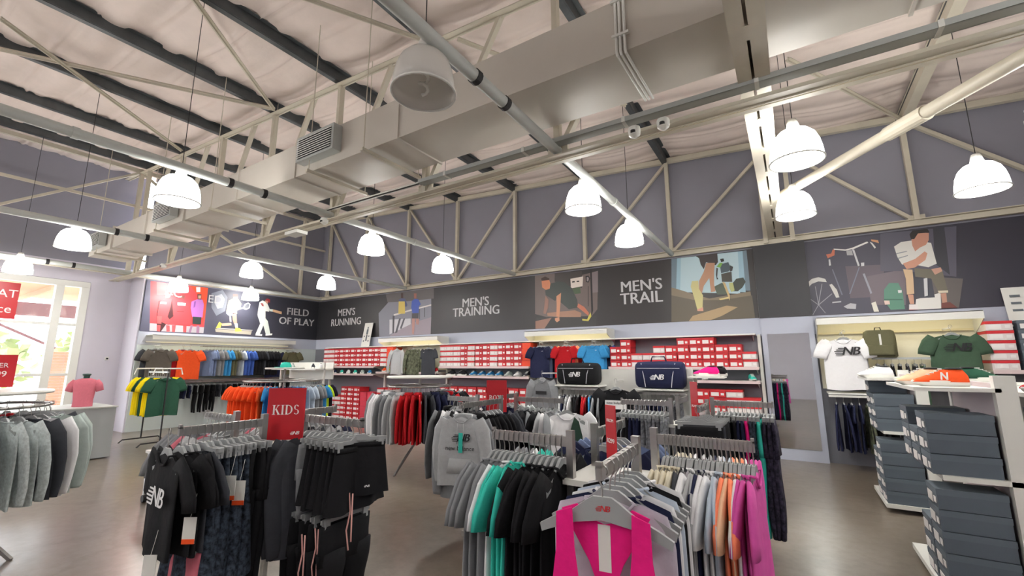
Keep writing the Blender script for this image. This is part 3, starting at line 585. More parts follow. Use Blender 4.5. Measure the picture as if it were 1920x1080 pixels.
t = facing('shorts', 'black', (-2.21, 1.82, 1.2), math.radians(52), 'facing out at the end of kids rack right arm', None, .85)
logo(t, .05, -.07, -.4, .02, M_WINK)
M_CORD = mat('pink_drawstring', (226, 172, 164), .8)
for k, (x, y, z) in enumerate(((-2.32, 1.7, .4), (-2.36, 1.66, .36), (-2.2, 1.75, .55), (-2.42, 1.62, .33))):
    tag(MB().tube([(0, 0, .3), (.012, .004, .2), (-.008, 0, .1), (.01, .006, .0)], .0045, 6).tube([(.03, 0, .3), (.02, .01, .16), (.036, 0, .05)], .0045, 6).obj('drawstring', [M_CORD], None, True, (x, y, z-.02)), 'pale pink drawstring dangling %s below the black shorts' % ['second', 'third', 'nearest the aisle', 'nearest the post'][k], 'drawstring', 'pink drawstrings')
t = facing('kidtee', 'black', (-2.78, 1.06, 1.2), math.radians(-4), 'with white outline print at the near end of kids rack')
logo(t, .02, -.038, -.3, .13, M_WINK, 0); 
for k, (x, y, z) in enumerate(((-2.54, 1.1, .82), (-2.53, 1.26, .98), (-2.51, 1.3, .95), (-2.66, 1.0, .66))):
    tg = tag(MB().box(-.03, .03, -.0015, .0015, -.12, 0).obj('swing_tag', [M_WHITE], None, False, (x, y, z)), 'white cardboard swing tag %s on the kids rack' % ['beside the black top', 'left of the pair on speckled skirts', 'right of the pair on speckled skirts', 'hanging lowest'][k], 'tag', 'swing tags'); tg.rotation_euler.z = math.radians(35)
    MB().box(-.03, .03, -.002, .002, -.12, -.098).obj('tag_stripe', [FB['orange']], tg)
    MB().tube([(0, 0, 0), (.004, .01, .05), (0, .03, .1)], .001, 5).obj('tag_string', [M_WHITE], tg)
# hot pink racerback tank
t = thing('tank_top', 'hot pink racerback tank top at the front of foreground rack', 'top', (-.563, 1.44, 1.2), math.radians(8))
g = .0
mb = MB().prism([(-.15, -.05), (-.095, -.03), (-.09, -.15), (-.075, -.27), (-.045, -.36), (0, -.39), (.045, -.36), (.075, -.27), (.09, -.15), (.095, -.03), (.15, -.05), (.152, -.16), (.165, -.25), (.205, -.33), (.215, -.68), (-.215, -.68), (-.205, -.33), (-.165, -.25), (-.152, -.16)], (0, -.022, -.08), (1, 0, 0), (0, 0, 1), .006)
mb.prism([(-.215, -.68), (.215, -.68), (.205, -.33), (.12, -.4), (0, -.43), (-.12, -.4), (-.205, -.33)], (0, .03, -.08), (1, 0, 0), (0, 0, 1), .006)
mb.prism([(-.145, -.05), (-.09, -.03), (-.05, -.07), (0, -.085), (.05, -.07), (.09, -.03), (.145, -.05), (.055, -.2), (.024, -.28), (.022, -.44), (-.022, -.44), (-.024, -.28), (-.055, -.2)], (0, .022, -.08), (1, 0, 0), (0, 0, 1), .006)
bv = mb.obj('garment', [FB['hot pink']], t); md = bv.modifiers.new('bevel', 'BEVEL'); md.width = .002; md.segments = 2
MB().box(-.022, .018, .0155, .0175, -.305, -.165).obj('care_label', [M_WHITE], t)
MB().box(-.02, .02, .016, .018, -.155, -.13).obj('neck_label', [mat('pale_pink_tag', (220, 170, 190), .6)], t)
inst('hanger', HANG, None, t); logo(t, 0, -.0085, -.11, .026, M_LOGO_R)
# tags under the foreground rack
for k, (x, y, z, c) in enumerate(((-1.2, 1.7, .62, 'teal'), (-1.05, 1.72, .6, 'teal'), (-.95, 1.7, .5, 'red'), (-1.25, 1.72, .6, 'red'))):
    tg = tag(MB().box(-.03, .03, -.0015, .0015, -.13, 0).obj('swing_tag', [FB[c]], None, False, (x, y, z)), '%s swing tag %s below the grey and teal tees' % (c, ['leftmost of the teal pair', 'rightmost of the teal pair', 'by the black tees', 'at the outer end'][k]), 'tag', 'swing tags on foreground rack'); tg.rotation_euler.z = math.radians(30)
    MB().tube([(0, 0, 0), (.003, .01, .06), (0, .02, .14)], .001, 5).obj('tag_string', [M_WHITE], tg)

# ------------------------------------------------------------------ shoe boxes
M_BRED = mat('red_card', (196, 36, 44), .55, var=(5, .06)); M_BLID = mat('dark_red_card', (182, 30, 40), .55); M_BWHT = mat('white_card', (214, 206, 204), .6); M_BPNK = mat('rose_red_card', (206, 58, 78), .55)
M_BGRY = mat('slate_card', (84, 94, 104), .6, var=(4, .06)); M_BGRYL = mat('slate_lid_card', (92, 102, 112), .6); M_LBL = mat('white_label', (228, 224, 222), .6); M_BORG = mat('orange_card', (226, 70, 34), .55)
BW, BD, BH = .262, .33, .128
me_body = MB().box(-BW/2+.003, BW/2-.003, 0, BD, 0, BH-.035).mesh('shoe_box', [M_BRED])
me_lid = MB().box(-BW/2, BW/2, -.003, BD+.003, BH-.04, BH-.002).mesh('lid', [M_BLID])
me_lab = MB().box(-BW*.40, BW*.08, -.005, -.002, .018, BH-.048).box(BW*.2, BW*.40, -.0055, -.002, .03, BH-.06).mesh('box_label', [M_LBL])
BOXN = [0]
def sbox(x, y, z, style, label, group, rz=0.0, sc=None):
    b = inst('shoe_box', me_body, {'red': M_BRED, 'white': M_BWHT, 'rose': M_BPNK, 'grey': M_BGRY, 'orange': M_BORG}[style], None, (x, y, z), rz, None, sc)
    tag(b, label, 'box', group)
    inst('lid', me_lid, {'red': M_BLID, 'white': M_BRED, 'rose': M_BPNK, 'grey': M_BGRYL, 'orange': M_BORG}[style], b)
    if style not in ('rose', 'orange'): inst('box_label', me_lab, None, b)
    return b
def wallboxes(x0, x1, z0, cols, where, group, y=8.5):
    """cols: list of 'r4','w3' style+count, left to right"""
    n = len(cols); wd = (x1-x0)/n; sc = min(1.0, wd/BW-.01)
    for i, c in enumerate(cols):
        st = {'r': 'red', 'w': 'white', 'p': 'rose', 'o': 'orange'}[c[0]]
        for k in range(int(c[1:])):
            sbox(x0+wd*(i+.5)+RD.uniform(-.004, .004), y+RD.uniform(-.01, .01), z0+k*.1305, st, '%s shoe box, %s column, %s up, %s' % (st if st != 'white' else 'white fronted', nth(i), nth(k), where), group, RD.uniform(-.015, .015), (sc, 1, 1))
def shelf(x0, x1, z, label, d=.42, y1=BY-.03, lip=True):
    t = thing('wall_shelf', label, 'shelf', ((x0+x1)/2, y1, z)); h = (x1-x0)/2
    MB().box(-h, h, -d, 0, -.025, 0).obj('board', [M_WHITE], t)
    if lip: MB().box(-h, h, -d-.008, -d, -.045, .005).obj('price_strip', [mat('price_strip', (210, 190, 190), .4)], t)
    for x in (-h+.05, h-.05): MB().prism([(0, 0), (-d*.8, 0), (0, -.1)], (x, 0, -.025), (0, 1, 0), (0, 0, 1), .012).obj('bracket', [M_WHITE], t)
    return t
def upright(x, lab, z1=2.05):
    tag(MB().box(x-.025, x+.025, BY-.09, BY-.03, 0, z1).obj('upright_post', [M_WHITE]), lab, 'post', 'shelving uprights')
for x, l in ((-12.35, 'at the corner'), (-9.85, 'left of the camouflage shirt'), (-7.55, 'right of the camouflage shirt'), (-4.88, 'left of the navy t-shirt'), (-3.1, 'right of the blue t-shirt'), (-.46, 'beside the mirror')): upright(x, 'white shelving upright '+l)
shelf(-12.3, -9.9, 1.495, 'upper white shelf of red boxes nearest the corner'); shelf(-9.8, -7.6, 1.345, 'white shelf of bright shoes below the camouflage shirt'); shelf(-7.5, -4.9, 1.495, 'upper white shelf under the long red box row', .42)
shelf(-12.3, -9.9, 1.28, 'lower white shelf of shoes nearest the corner'); shelf(-7.5, -4.9, 1.27, 'lower white shelf of blue and white shoes'); shelf(-3.08, -.48, 1.49, 'upper white shelf of red boxes beside the mirror'); shelf(-2.0, -.48, 1.26, 'lower white shelf of toe out shoes beside the mirror')
shelf(-12.3, -.5, 2.06, 'long thin white top shelf under the black banner', .3, BY-.03, False)
wallboxes(-12.25, -9.2, 1.497, ['w4', 'w4', 'r4', 'r4', 'r4', 'r4', 'r4', 'r4', 'r4', 'r4', 'w4', 'o4'], 'in the corner row above shoes', 'boxes in the corner row')
wallboxes(-7.52, -4.88, 1.497, ['w4', 'w4', 'w4', 'r4', 'w4', 'r4', 'r4', 'w4', 'r4', 'r4', 'r4', 'o4'], 'in the long row left of navy t-shirt', 'boxes in the long row')
wallboxes(-3.05, -.5, 1.492, ['r3', 'r4', 'w2', 'w2', 'w3', 'r3', 'r4', 'r4', 'r4', 'r3', 'r3', 'w2'], 'in the row between blue t-shirt and mirror', 'boxes by the mirror', 8.48)
wallboxes(-11.9, -9.9, .0, ['w5', 'w5', 'r7', 'r7', 'r7', 'p6', 'p6'], 'on the floor below the corner shoes', 'floor boxes in the corner')
wallboxes(-9.8, -7.6, .0, ['w7', 'w7', 'r3', 'w5', 'w6', 'w6', 'w5'], 'on the floor below the camouflage shirt', 'floor boxes below the camouflage shirt')
wallboxes(-7.5, -4.9, .1, ['r7']*9, 'stacked below the blue and white shoes', 'boxes below the blue and white shoes')
wallboxes(-1.8, -.5, .72, ['r3', 'r3', 'r3', 'w3', 'w2'], 'under the shoe shelf beside the mirror', 'boxes low beside the mirror')
for x, z in ((-1.15, .72), ): shelf(-1.85, -.48, .715, 'low white shelf of red boxes beside the mirror', .42)

# pelmets with light strips
M_STRIP = mat('light_strip', (255, 246, 214), .4, emis=((255, 240, 200), 9.0)); M_CREAM = mat('warm_back_panel', (228, 224, 204), .6)
def pelmet(x0, x1, z, label, y=BY-.03, panel=1.4):
    t = thing('light_pelmet', label, 'light fitting', ((x0+x1)/2, y, z)); h = (x1-x0)/2
    MB().box(-h, h, -.46, -.44, -.05, .06).box(-h, h, -.46, 0, .05, .062).obj('canopy', [M_WHITE], t)
    for s_ in (-1, 1): MB().prism([(-.45, -.05), (-.45, .05), (0, .05), (0, -.25)], (s_*h-.006, 0, 0), (0, 1, 0), (0, 0, 1), .012).obj('end_bracket', [M_WHITE], t)
    MB().cyl((-h+.08, -.38, .02), (h-.08, -.38, .02), .014, 8).obj('tube', [M_STRIP], t)
    MB().box(-h, h, -.012, -.002, panel-z, 0.05).obj('back_panel', [M_CREAM], t)
    MB().bar((-h+.03, -.06, -.17), (h-.03, -.06, -.17), .015, .03).obj('hang_rail', [mat('cream_rail', (222, 214, 180), .5)], t)
    return t
pelmet(-9.72, -7.55, 2.2, 'lit white pelmet above the camouflage shirt'); pelmet(-4.98, -3.08, 2.2, 'lit white pelmet above the navy, red and blue t-shirts'); pelmet(.38, 2.25, 2.2, 'lit white pelmet above the white logo t-shirt', BY-.03, 1.15)
t = thing('light_pelmet', 'lit white pelmet on left wall above the side hung shirts', 'light fitting', (LX+.03, 6.9, 2.2), 0)
MB().box(.4, .42, -2.6, 1.0, -.05, .06).box(0, .42, -2.6, 1.0, .05, .062).obj('canopy', [M_WHITE], t); MB().cyl((.34, -2.5, .02), (.34, .9, .02), .014, 8).obj('tube', [M_STRIP], t); MB().bar((.02, -2.6, -.1), (.02, 1.0, -.1), .02, .03).obj('hang_rail', [M_WHITE], t)

# ------------------------------------------------------------------ wall clothes
def faceout(kind, colour, loc, rz, where, sc=1.0, arm=.4):
    t = facing(kind, colour, loc, rz, where, None, sc)
    MB().bar((0, 0, -.012), (0, arm/sc, -.012), .01, .02).obj('rail_arm', [M_WHITE], t)
    return t
B0 = BY-.46
for c, x, wh in (('light grey', -9.0, 'left of the camouflage shirt on back wall'), ('camouflage', -8.4, 'on back wall between grey shirts'), ('charcoal', -7.85, 'right of the camouflage shirt on back wall')): faceout('long' if c != 'charcoal' else 'tee', c, (x, B0, 2.04), 0, wh)
for c, x, wh in (('navy', -4.62, 'facing out left of red one on back wall'), ('red', -4.02, 'facing out on back wall above the black bag'), ('sky blue', -3.4, 'facing out right of red one on back wall')):
    t = faceout('tee', c, (x, B0, 2.02), 0, wh); logo(t, .08, -.036, -.2, .02, M_WINK)
    for k in range(3): garment('tee', [('slate blue', 'navy', 'navy'), ('coral', 'red', 'pale blue'), ('sky blue', 'navy', 'blue')][[-4.62, -4.02, -3.4].index(x)][k], (x+.05*k+.03, B0+.09+.09*k, 2.02), .05*k, '%s behind the facing %s one on back wall' % (nth(k), c), 'shirts behind the facing ones')
# white logo tee wall unit
t = faceout('tee', 'white', (.68, B0-.02, 2.03), 0, 'with black logo facing out on lit wall unit', 1.15); logo(t, .02, -.036, -.26, .15, M_INK)
t = faceout('tee', 'forest green', (1.9, B0-.02, 2.05), 0, 'with dark logo facing out above the orange trainers', 1.1); logo(t, .02, -.036, -.26, .14, M_INK)
for k, c in enumerate(('white', 'light grey')): garment('tee', c, (.71, B0+.07+.08*k, 2.03), .03, '%s behind the white logo one on lit wall unit' % nth(k), 'tees behind the white logo one', 1.1)
tag(MB().bar((.42, B0, 1.06), (1.25, B0, 1.06), .03, .03).box(.42, 1.25, B0-.02, BY-.03, 1.085, 1.11).obj('hang_shelf', [M_WHITE]), 'white shelf rail below the white logo tee', 'shelf')
row((.46, B0+.02, 1.04), (1.2, B0+.02, 1.04), seq('long:navy*2,tee:navy*2,long:camouflage,long:black*3'), 'from the mirror side under the white logo tee', 'clothes under the white logo tee', .08)
tag(MB().bar((1.0, B0, 1.62), (1.7, B0, 1.62), .03, .03).obj('hang_rail', [M_GALV]), 'steel rail under the olive backpack', 'rail')
row((1.02, B0+.03, 1.6), (1.6, B0+.03, 1.6), seq('pants:black*4,pants:charcoal*2,pants:forest green'), 'under the olive backpack', 'trousers under the olive backpack', .06, .7)
bp2 = thing('backpack', 'olive green backpack on the lit wall unit', 'backpack', (1.12, B0+.05, 1.635))
sharp(MB().loft([[(x*k, y-.02, z) for x, y in superell(.19, .1, 20, .45)] for z, k in ((0, .9), (.02, 1), (.3, 1), (.38, .92), (.4, .75))]).obj('pack_body', [FB['olive']], bp2), 50)
MB().box(-.012, .012, -.13, -.118, .08, .34).obj('zip_strip', [M_WHITE], bp2); MB().tube([(-.04, 0, .39), (-.03, 0, .44), (.03, 0, .44), (.04, 0, .39)], .008, 6).obj('handle', [FB['black']], bp2)
MB().loft([[(x, y-.125, z) for x, y in superell(.15, .03, 16, .5)] for z in (.03, .06, .16, .18)]).obj('front_pocket', [FB['olive']], bp2, True)
# left wall rows
W0 = LX+.42
t = faceout('tee', 'brown grey', (W0, 4.5, 2.02), PI/2, 'facing out at the left end of left wall', 1.1); t = faceout('tee', 'orange', (W0, 5.12, 2.02), PI/2, 'facing out on left wall next to brown grey one', 1.1)
for k in range(2): garment('tee', ('red', 'charcoal')[k], (W0-.1, (5.0, 4.42)[k], 2.02), PI/2, 'tucked behind the facing %s one on left wall' % ('orange', 'brown grey')[k], 'tucked shirts left wall', 1.1)
lw = thing('wall_rail', 'steel hang rail for the side hung shirts on left wall', 'rail', (LX+.3, 6.6, 2.02)); MB().bar((0, -1.15, 0), (0, 1.3, 0), .02, .03).obj('rail', [M_CHROME], lw)
for y in (-1.1, 0, 1.25): MB().bar((-.27, y, 0), (0, y, 0), .02, .02).obj('bracket', [M_WHITE], lw)
row((LX+.3, 5.5, 2.02), (LX+.3, 7.3, 2.02), seq('tee:slate blue*2,tee:grey*2,tee:sky blue*2,tee:olive*2,tee:grey,tee:pale blue,tee:blue*3,tee:black*3,tee:charcoal,tee:black*4'), 'from the left on the upper left wall rail', 'shirts on the upper left wall rail', .12, 1.0, 0, .5)
faceout('tee', 'navy', (W0, 7.3, 2.02), PI/2, 'facing out at right end of left wall', 1.1); faceout('tee', 'olive', (W0, 7.85, 2.02), PI/2, 'facing out beside navy one near the corner', 1.0)
lw = thing('wall_rail', 'lower steel hang rail with dark trousers on left wall', 'rail', (LX+.3, 6.3, 1.12)); MB().bar((0, -1.9, 0), (0, 1.9, 0), .02, .03).box(-.27, .06, -1.95, 1.95, .03, .05).obj('rail', [M_CHROME], lw)
row((LX+.3, 4.5, 1.12), (LX+.3, 7.9, 1.12), seq('trunks:black*2,trunks:navy*4,pants:black*4,trunks:charcoal*3,pants:black*5,trunks:navy*3,pants:black*4'), 'from the left on the lower left wall rail', 'trousers on the lower left wall rail', .1, .75)
# corner display frame
t = thing('display_frame', 'white display frame with shoes behind the orange shirt rack', 'display stand', (-10.2, 6.5, 0))
MB().box(-.9, .9, -.25, .25, 1.42, 1.45).obj('top_shelf', [M_WHITE], t); MB().box(-.9, .9, .23, .25, 1.2, 1.6).obj('back_board', [M_WHITE], t)
for x in (-.88, .88): MB().box(x-.02, x+.02, -.02, .02, 0, 1.6).box(x-.02, x+.02, -.3, .3, 0, .03).obj('leg_frame', [M_WHITE], t)

# ------------------------------------------------------------------ gondola with bags
g1 = thing('gondola', 'grey white gondola unit carrying two sports bags', 'display stand', (-2.15, 6.35, 0))
for x in (-.97, .97): MB().box(x-.035, x+.035, -.03, .03, 0, 1.49).box(x-.03, x+.03, -.35, .35, 0, .07).obj('upright', [M_WHITE], g1)
MB().box(-.94, .94, -.01, .01, .1, 1.47).obj('back_panel', [M_WHITE], g1)
MB().box(-.9, -.2, -.32, -.01, 1.225, 1.245).obj('shelf', [M_WHITE], g1); MB().box(.28, .94, -.32, -.01, 1.2, 1.22).obj('shelf', [M_WHITE], g1)
MB().bar((-.9, -.26, 1.19), (-.2, -.26, 1.19), .02, .03).obj('hang_bar', [M_CHROME], g1); MB().bar((.28, -.26, 1.16), (.94, -.26, 1.16), .02, .03).obj('hang_bar', [M_CHROME], g1)
MB().box(1.0, 1.42, -.34, -.04, 1.37, 1.39).prism([(-.3, 0), (-.3, -.02), (0, -.1), (0, 0)], (1.05, -.03, 1.37), (0, 1, 0), (0, 0, 1), .012).obj('shoe_ledge', [M_WHITE], g1)
row((-3.02, 6.09, 1.18), (-2.37, 6.09, 1.18), seq('tee:white,tee:navy,tee:light grey,tee:white,tee:black*2,tee:red*2,tee:sky blue,tee:grey*2'), 'from the left under the black sports bag', 'tees under the black sports bag', .06, 1, 0, .35)
row((-1.84, 6.09, 1.15), (-1.25, 6.09, 1.15), seq('pants:patterned grey*3,trunks:navy*3,pants:patterned grey*4'), 'from the left under the navy sports bag', 'trousers under the navy sports bag', .05)
t = facing('tee', 'black', (-2.1, 6.02, 1.32), 0, 'with white box print between the two sports bags', None, 1.15)
MB().bar((0, 0, -.012), (0, .29, -.012), .01, .02).obj('rail_arm', [M_WHITE], t)
MB().box(-.13, .13, -.038, -.034, -.33, -.23).obj('print_box', [M_WINK], t); inst('print_text', text_mesh('new balance', .045, M_INK), None, t, (0, -.0395, -.26), 0, (PI/2, 0, 0))
t = facing('long', 'grey', (-3.3, 6.1, 1.42), math.radians(-8), 'facing out at the left end of bag gondola'); MB().bar((0, 0, -.012), (.15, .2, -.012), .01, .02).obj('rail_arm', [M_WHITE], t); MB().box(-.1, .1, -.036, -.032, -.33, -.28).obj('print', [M_INK], t)
def bag(label, loc, col, L=.62, H=.32, W=.28, logoz=.15):
    t = thing('sports_bag', label, 'bag', loc); n = 20
    rings = [[(x, y*k, H/2+z*k) for y, z in superell(W/2, H/2, n, .55)] for x, k in ((-L/2, .82), (-L/2+.03, .97), (-L/4, 1), (0, 1.01), (L/4, 1), (L/2-.03, .97), (L/2, .82))]
    sharp(MB().loft(rings).obj('bag_body', [FB[col]], t), 60)
    for s_ in (-1, 1): MB().tube([(s_*L*.27, -W/2-.004, .02), (s_*L*.3, -W/2-.006, .16), (s_*L*.36, -W*.4, H*.93)], .005, 6).obj('piping', [mat('silver_piping', (190, 190, 196), .4)], t)
    MB().tube([(-L*.45, -W/2*.97, H*.74), (0, -W/2-.002, H*.74), (L*.45, -W/2*.97, H*.74)], .004, 6).obj('piping', [mat('silver_piping', (190, 190, 196), .4)], t)
    MB().tube([(-.1, -W*.2, H), (-.08, -W*.25, H+.06), (.08, -W*.25, H+.06), (.1, -W*.2, H)], .01, 6).obj('handle', [FB[col]], t)
    logo(t, -.02, -W/2-.009, logoz, .1, M_WINK)
bag('black sports bag with white logo on the gondola shelf', (-2.72, 6.19, 1.247), 'black'); bag('navy sports bag with white logo on the gondola shelf', (-1.53, 6.19, 1.222), 'navy', .62, .36)

# ------------------------------------------------------------------ sneakers
def sneaker_meshes():
    up = MB(); st = [(-.14, .028, .06), (-.12, .036, .085), (-.07, .038, .088), (-.02, .038, .085), (.03, .041, .07), (.08, .045, .052), (.12, .042, .04), (.142, .028, .03), (.15, .01, .022)]
    up.loft([[(x, w_*math.cos(a), .022+max(0, h-.022)*math.sin(a)**.8) for a in [PI*k/10 for k in range(11)]] for x, w_, h in st], 0, True)
    so = MB(); out = superell(.152, .046, 26, .8)
    so.loft([[(x*k, y*k*(1.0 if x > 0 else .84), z+(.012 if x > .11 and z < .01 else 0)) for x, y in out] for z, k in ((0, .95), (.008, 1), (.026, 1), (.03, .97))], 0, True)
    co = MB().loft([[(-.078+x, y, z) for x, y in superell(.05*k, .024*k, 14, .9)] for z, k in ((.087, 1.0), (.094, .8))], 0, True)
    la = MB()
    for k in range(4): la.bar((-.008+.022*k, -.024, .087-.009*k), (-.008+.022*k, .024, .087-.009*k), .007, .006)
    return up.mesh('sneaker', [FB['grey']], True), so.mesh('sole', [M_WHITE], True), co.mesh('collar_lining', [M_DARK], True), la.mesh('laces', [M_WHITE])
SN = sneaker_meshes()
def shoe(x, y, z, rz, colour, label, group, sole=None, sc=1.0):
    m = FB[colour] if colour in FB else MATS[colour]
    o = tag(inst('sneaker', SN[0], m, None, (x, y, z), rz, None, (sc, sc, sc*1.3)), label, 'shoe', group)
    inst('sole', SN[1], sole, o); inst('collar_lining', SN[2], None, o); inst('laces', SN[3], None, o)
    return o
for i, c in enumerate(('grey', 'navy', 'teal', 'white', 'teal', 'mint grey', 'sky blue')): shoe(-12.1+.31*i, 8.6, 1.28, PI*.85, c, '%s sneaker %s from the corner on the corner shoe shelf' % (c, nth(i)), 'shoes on the corner shelf')
for i, c in enumerate(('orange', 'lime', 'charcoal', 'red', 'lime', 'white', 'sky blue', 'red')): shoe(-9.62+.27*i, 8.58, 1.345, PI*.85, c, '%s sneaker %s along the shelf below the camouflage shirt' % (c, nth(i)), 'shoes below the camouflage shirt')
for i in range(2): shoe(-7.2+.34*i, 8.56, 1.27, PI*.95, 'black', 'black sneaker %s on the blue and white shoe shelf' % ('at left end', 'second from left')[i], 'black shoes on shelf', None, 1.15)
for i, c in enumerate(('sky blue', 'sky blue', 'sky blue', 'sky blue', 'mint grey', 'white', 'charcoal')): shoe(-6.5+.25*i, 8.56, 1.27, -PI/2, c, '%s sneaker with toe pointing out, %s in the toe out row' % (c, nth(i)), 'toe out shoes')
for i, c in enumerate(('white', 'teal')): shoe(-1.35+.75*i, 8.55, 1.262, -PI/2+.3, c, '%s sneaker toe out on the shelf beside mirror' % c, 'shoes beside the mirror')
shoe(-.95, 6.16, 1.39, PI*.94, 'hot pink', 'hot pink sneaker on the gondola end ledge', None, None, 1.1); shoe(-.86, 6.26, 1.39, PI*.9, 'black', 'black sneaker behind the hot pink one on ledge', None, None, 1.05)
for i, (x, y, c) in enumerate(((-10.9, 6.45, 'forest green'), (-10.5, 6.45, 'mint grey'), (-9.75, 6.5, 'charcoal'), (-9.45, 6.5, 'white'))): shoe(x, y, 1.45, PI*.8, c, '%s sneaker on the white display frame' % c, 'shoes on display frame')
tag(MB().lathe([(.0, .1), (.07, .09), (.1, .04), (.1, 0)], 16).prism([(-.06, 0), (.06, 0), (.08, .1), (-.08, .1)], (0, -.08, .0), (1, 0, 0), (0, -1, .1), .006).obj('cap', [FB['teal']], None, True, (-8.3, 4.95, 1.495)), 'teal cap on the small white top above orange shirts', 'cap')

# ------------------------------------------------------------------ kids shoe table
kt = thing('shoe_table', 'low white table of kids shoes on castors', 'table', (-5.75, 2.75, 0))
MB().box(-.72, .72, -.5, .5, .54, .57).obj('table_top', [M_WHITE], kt)
for sx in (-1, 1):
    for sy in (-1, 1):
        MB().bar((sx*.68, sy*.47, .08), (sx*.68, sy*.47, .54), .03, .03).obj('leg', [M_CHROME], kt); MB().cyl((sx*.68, sy*.47-.02, .04), (sx*.68, sy*.47+.02, .04), .04, 12).obj('castor', [M_DARK], kt)
k = 0
for r in range(4):
    for q in range(6):
        c = ('grey', 'light grey', 'charcoal', 'navy', 'grey', 'lime', 'mint grey', 'black', 'light grey', 'dusty pink', 'grey', 'orange')[k % 12]
        shoe(-6.33+.23*q, 2.36+.26*r, .57, PI*.72+RD.uniform(-.2, .2), c, 'kids %s sneaker, row %s, %s in row on the low table' % (c, ORD[r], nth(q)), 'kids shoes on low table', None, .8); k += 1
# low counter and mannequin
ct_ = thing('low_counter', 'plain grey low counter beside the shopfront', 'counter', (-10.5, 2.2, 0))
MB().box(-.55, .55, -.95, .76, .02, .83).obj('carcass', [mat('counter_grey', (150, 154, 154), .55)], ct_); MB().box(-.57, .57, -.97, .78, .83, .85).obj('counter_top', [mat('counter_top_grey', (172, 176, 172), .5)], ct_)
mq = thing('mannequin', 'torso mannequin in pink t-shirt standing on the grey counter', 'mannequin', (-10.3, 2.6, .85), math.radians(60)); mq.scale = (.78, .78, .95)
sharp(MB().loft([[(x, y, z) for x, y in superell(a, b, 20, .9)] for z, a, b in ((0, .15, .09), (.1, .15, .09), (.25, .17, .1), (.4, .2, .1), (.46, .17, .085), (.49, .07, .06))]).obj('body', [M_WHITE], mq), 50)
mb = MB().loft([[(x, y, z) for x, y in superell(a, b, 20, .9)] for z, a, b in ((-.02, .172, .105), (.1, .165, .102), (.25, .182, .11), (.4, .212, .11), (.465, .18, .093), (.495, .08, .068))], 0, False)
for s_ in (-1, 1): limb(mb, [(s_*.17, 0, .44), (s_*.23, 0, .37), (s_*.26, 0, .27)], [.06, .07, .068], [.05, .06, .055])
mb.obj('shirt', [FB['dusty pink']], mq, True)
sharp(MB().lathe([(.05, .48), (.055, .54), (.075, .555), (.07, .575), (0, .58)], 18).obj('neck_cap', [mat('dark_green_cap', (36, 66, 58), .5)], mq))
# wall posters
for x, z, w_, h_, lab in ((-10.62, 2.2, .36, .7, 'white poster with standing figure leaning on the banner'), (2.78, 2.1, .42, .62, 'white shoe chart poster leaning at right edge')):
    t = thing('poster', lab, 'poster', (x, BY-.2, z-.13)); b = MB().bar((0, 0, 0), (0, .12, h_), w_, .008, 0, (0, 1, 0)).obj('board', [M_WHITE], t)
    if x < 0:
        for q, (px_, pz, a, c_) in enumerate(((0, .43, .035, .08), (0, .55, .018, .03), (-.012, .25, .012, .09), (.018, .25, .012, .09), (-.1, .3, .02, .02), (.1, .3, .02, .02), (-.1, .16, .02, .02), (.1, .16, .02, .02))): MB().bar((px_, -.01+.17*(pz-c_), pz-c_), (px_, -.01+.17*(pz+c_), pz+c_), a*2, .004, 0, (0, 1, 0)).obj('print', [mat('grey_print', (96, 104, 110), .6)], t)
    else:
        for r in range(5):
            for q in range(2): MB().bar((-.1+.2*q, .01+.12*(.1+.1*r), .08+.1*r), (-.1+.2*q, .01+.12*(.1+.1*r)+.006, .11+.1*r), .1, .004, 0, (0, 1, 0)).obj('print', [mat('grey_print', (96, 104, 110), .6)], t)

# ------------------------------------------------------------------ column panel with mirror
cp = thing('column_panel', 'panelled column with black head panel and tall mirror', 'column', (-.03, 8.78, 0))
MB().box(-.38, .38, 0, .09, 0, 2.33).obj('casing', [M_BAND], cp); MB().box(-.385, .385, -.012, .1, 2.33, 3.63).obj('head_panel', [M_BLACKP], cp)
mm = mat('mirror_glass', (220, 224, 224), .02, 1.0); MB().box(-.30, .30, -.008, 0, .18, 2.05).obj('mirror', [mm], cp)

# ------------------------------------------------------------------ right shoe gondola with grey boxes
sg2 = thing('shoe_gondola', 'white shoe gondola stacked with slate grey boxes', 'display stand', (.72, 0, 0))
for y0, y1 in ((4.05, 5.1), (6.3, 7.15)):
    MB().box(-.02, .42, y0, y1, .05, .09).obj('base_shelf', [M_WHITE], sg2); MB().box(.04, .4, y0, y1, .8, .83).obj('mid_shelf', [M_WHITE], sg2); MB().box(-.04, .38, y0, y1, 1.365, 1.39).obj('top_shelf', [M_WHITE], sg2)
    MB().box(.36, .4, y0+.05, y1-.05, .0, 1.42).obj('spine_panel', [mat('pinkish_panel', (196, 184, 188), .6)], sg2)
    for y in (y0+.03, y1-.03): MB().box(.35, .45, y-.03, y+.03, 0, 1.47).obj('upright', [M_WHITE], sg2)
def gstack(y, z, n, where, x=.72):
    for k in range(n): sbox(x, y+BW/2+RD.uniform(-.006, .006), z+k*.1305, 'grey', 'slate grey shoe box %s up %s' % (nth(k), where), 'slate boxes on shoe gondola', -PI/2, (1, 1.0, 1))
gstack(4.08, .09, 5, 'in the nearest lower stack'); gstack(4.08, .83, 3, 'in the nearest upper stack'); gstack(4.36, .09, 3, 'in the second lower stack'); gstack(4.36, .83, 2, 'in the second upper stack'); gstack(4.64, .83, 3, 'in the third upper stack')
gstack(6.32, .09, 5, 'in the far unit lower near stack'); gstack(6.32, .83, 3, 'in the far unit upper near stack'); gstack(6.6, .09, 4, 'in the far unit lower second stack'); gstack(6.6, .83, 4, 'in the far unit upper second stack')
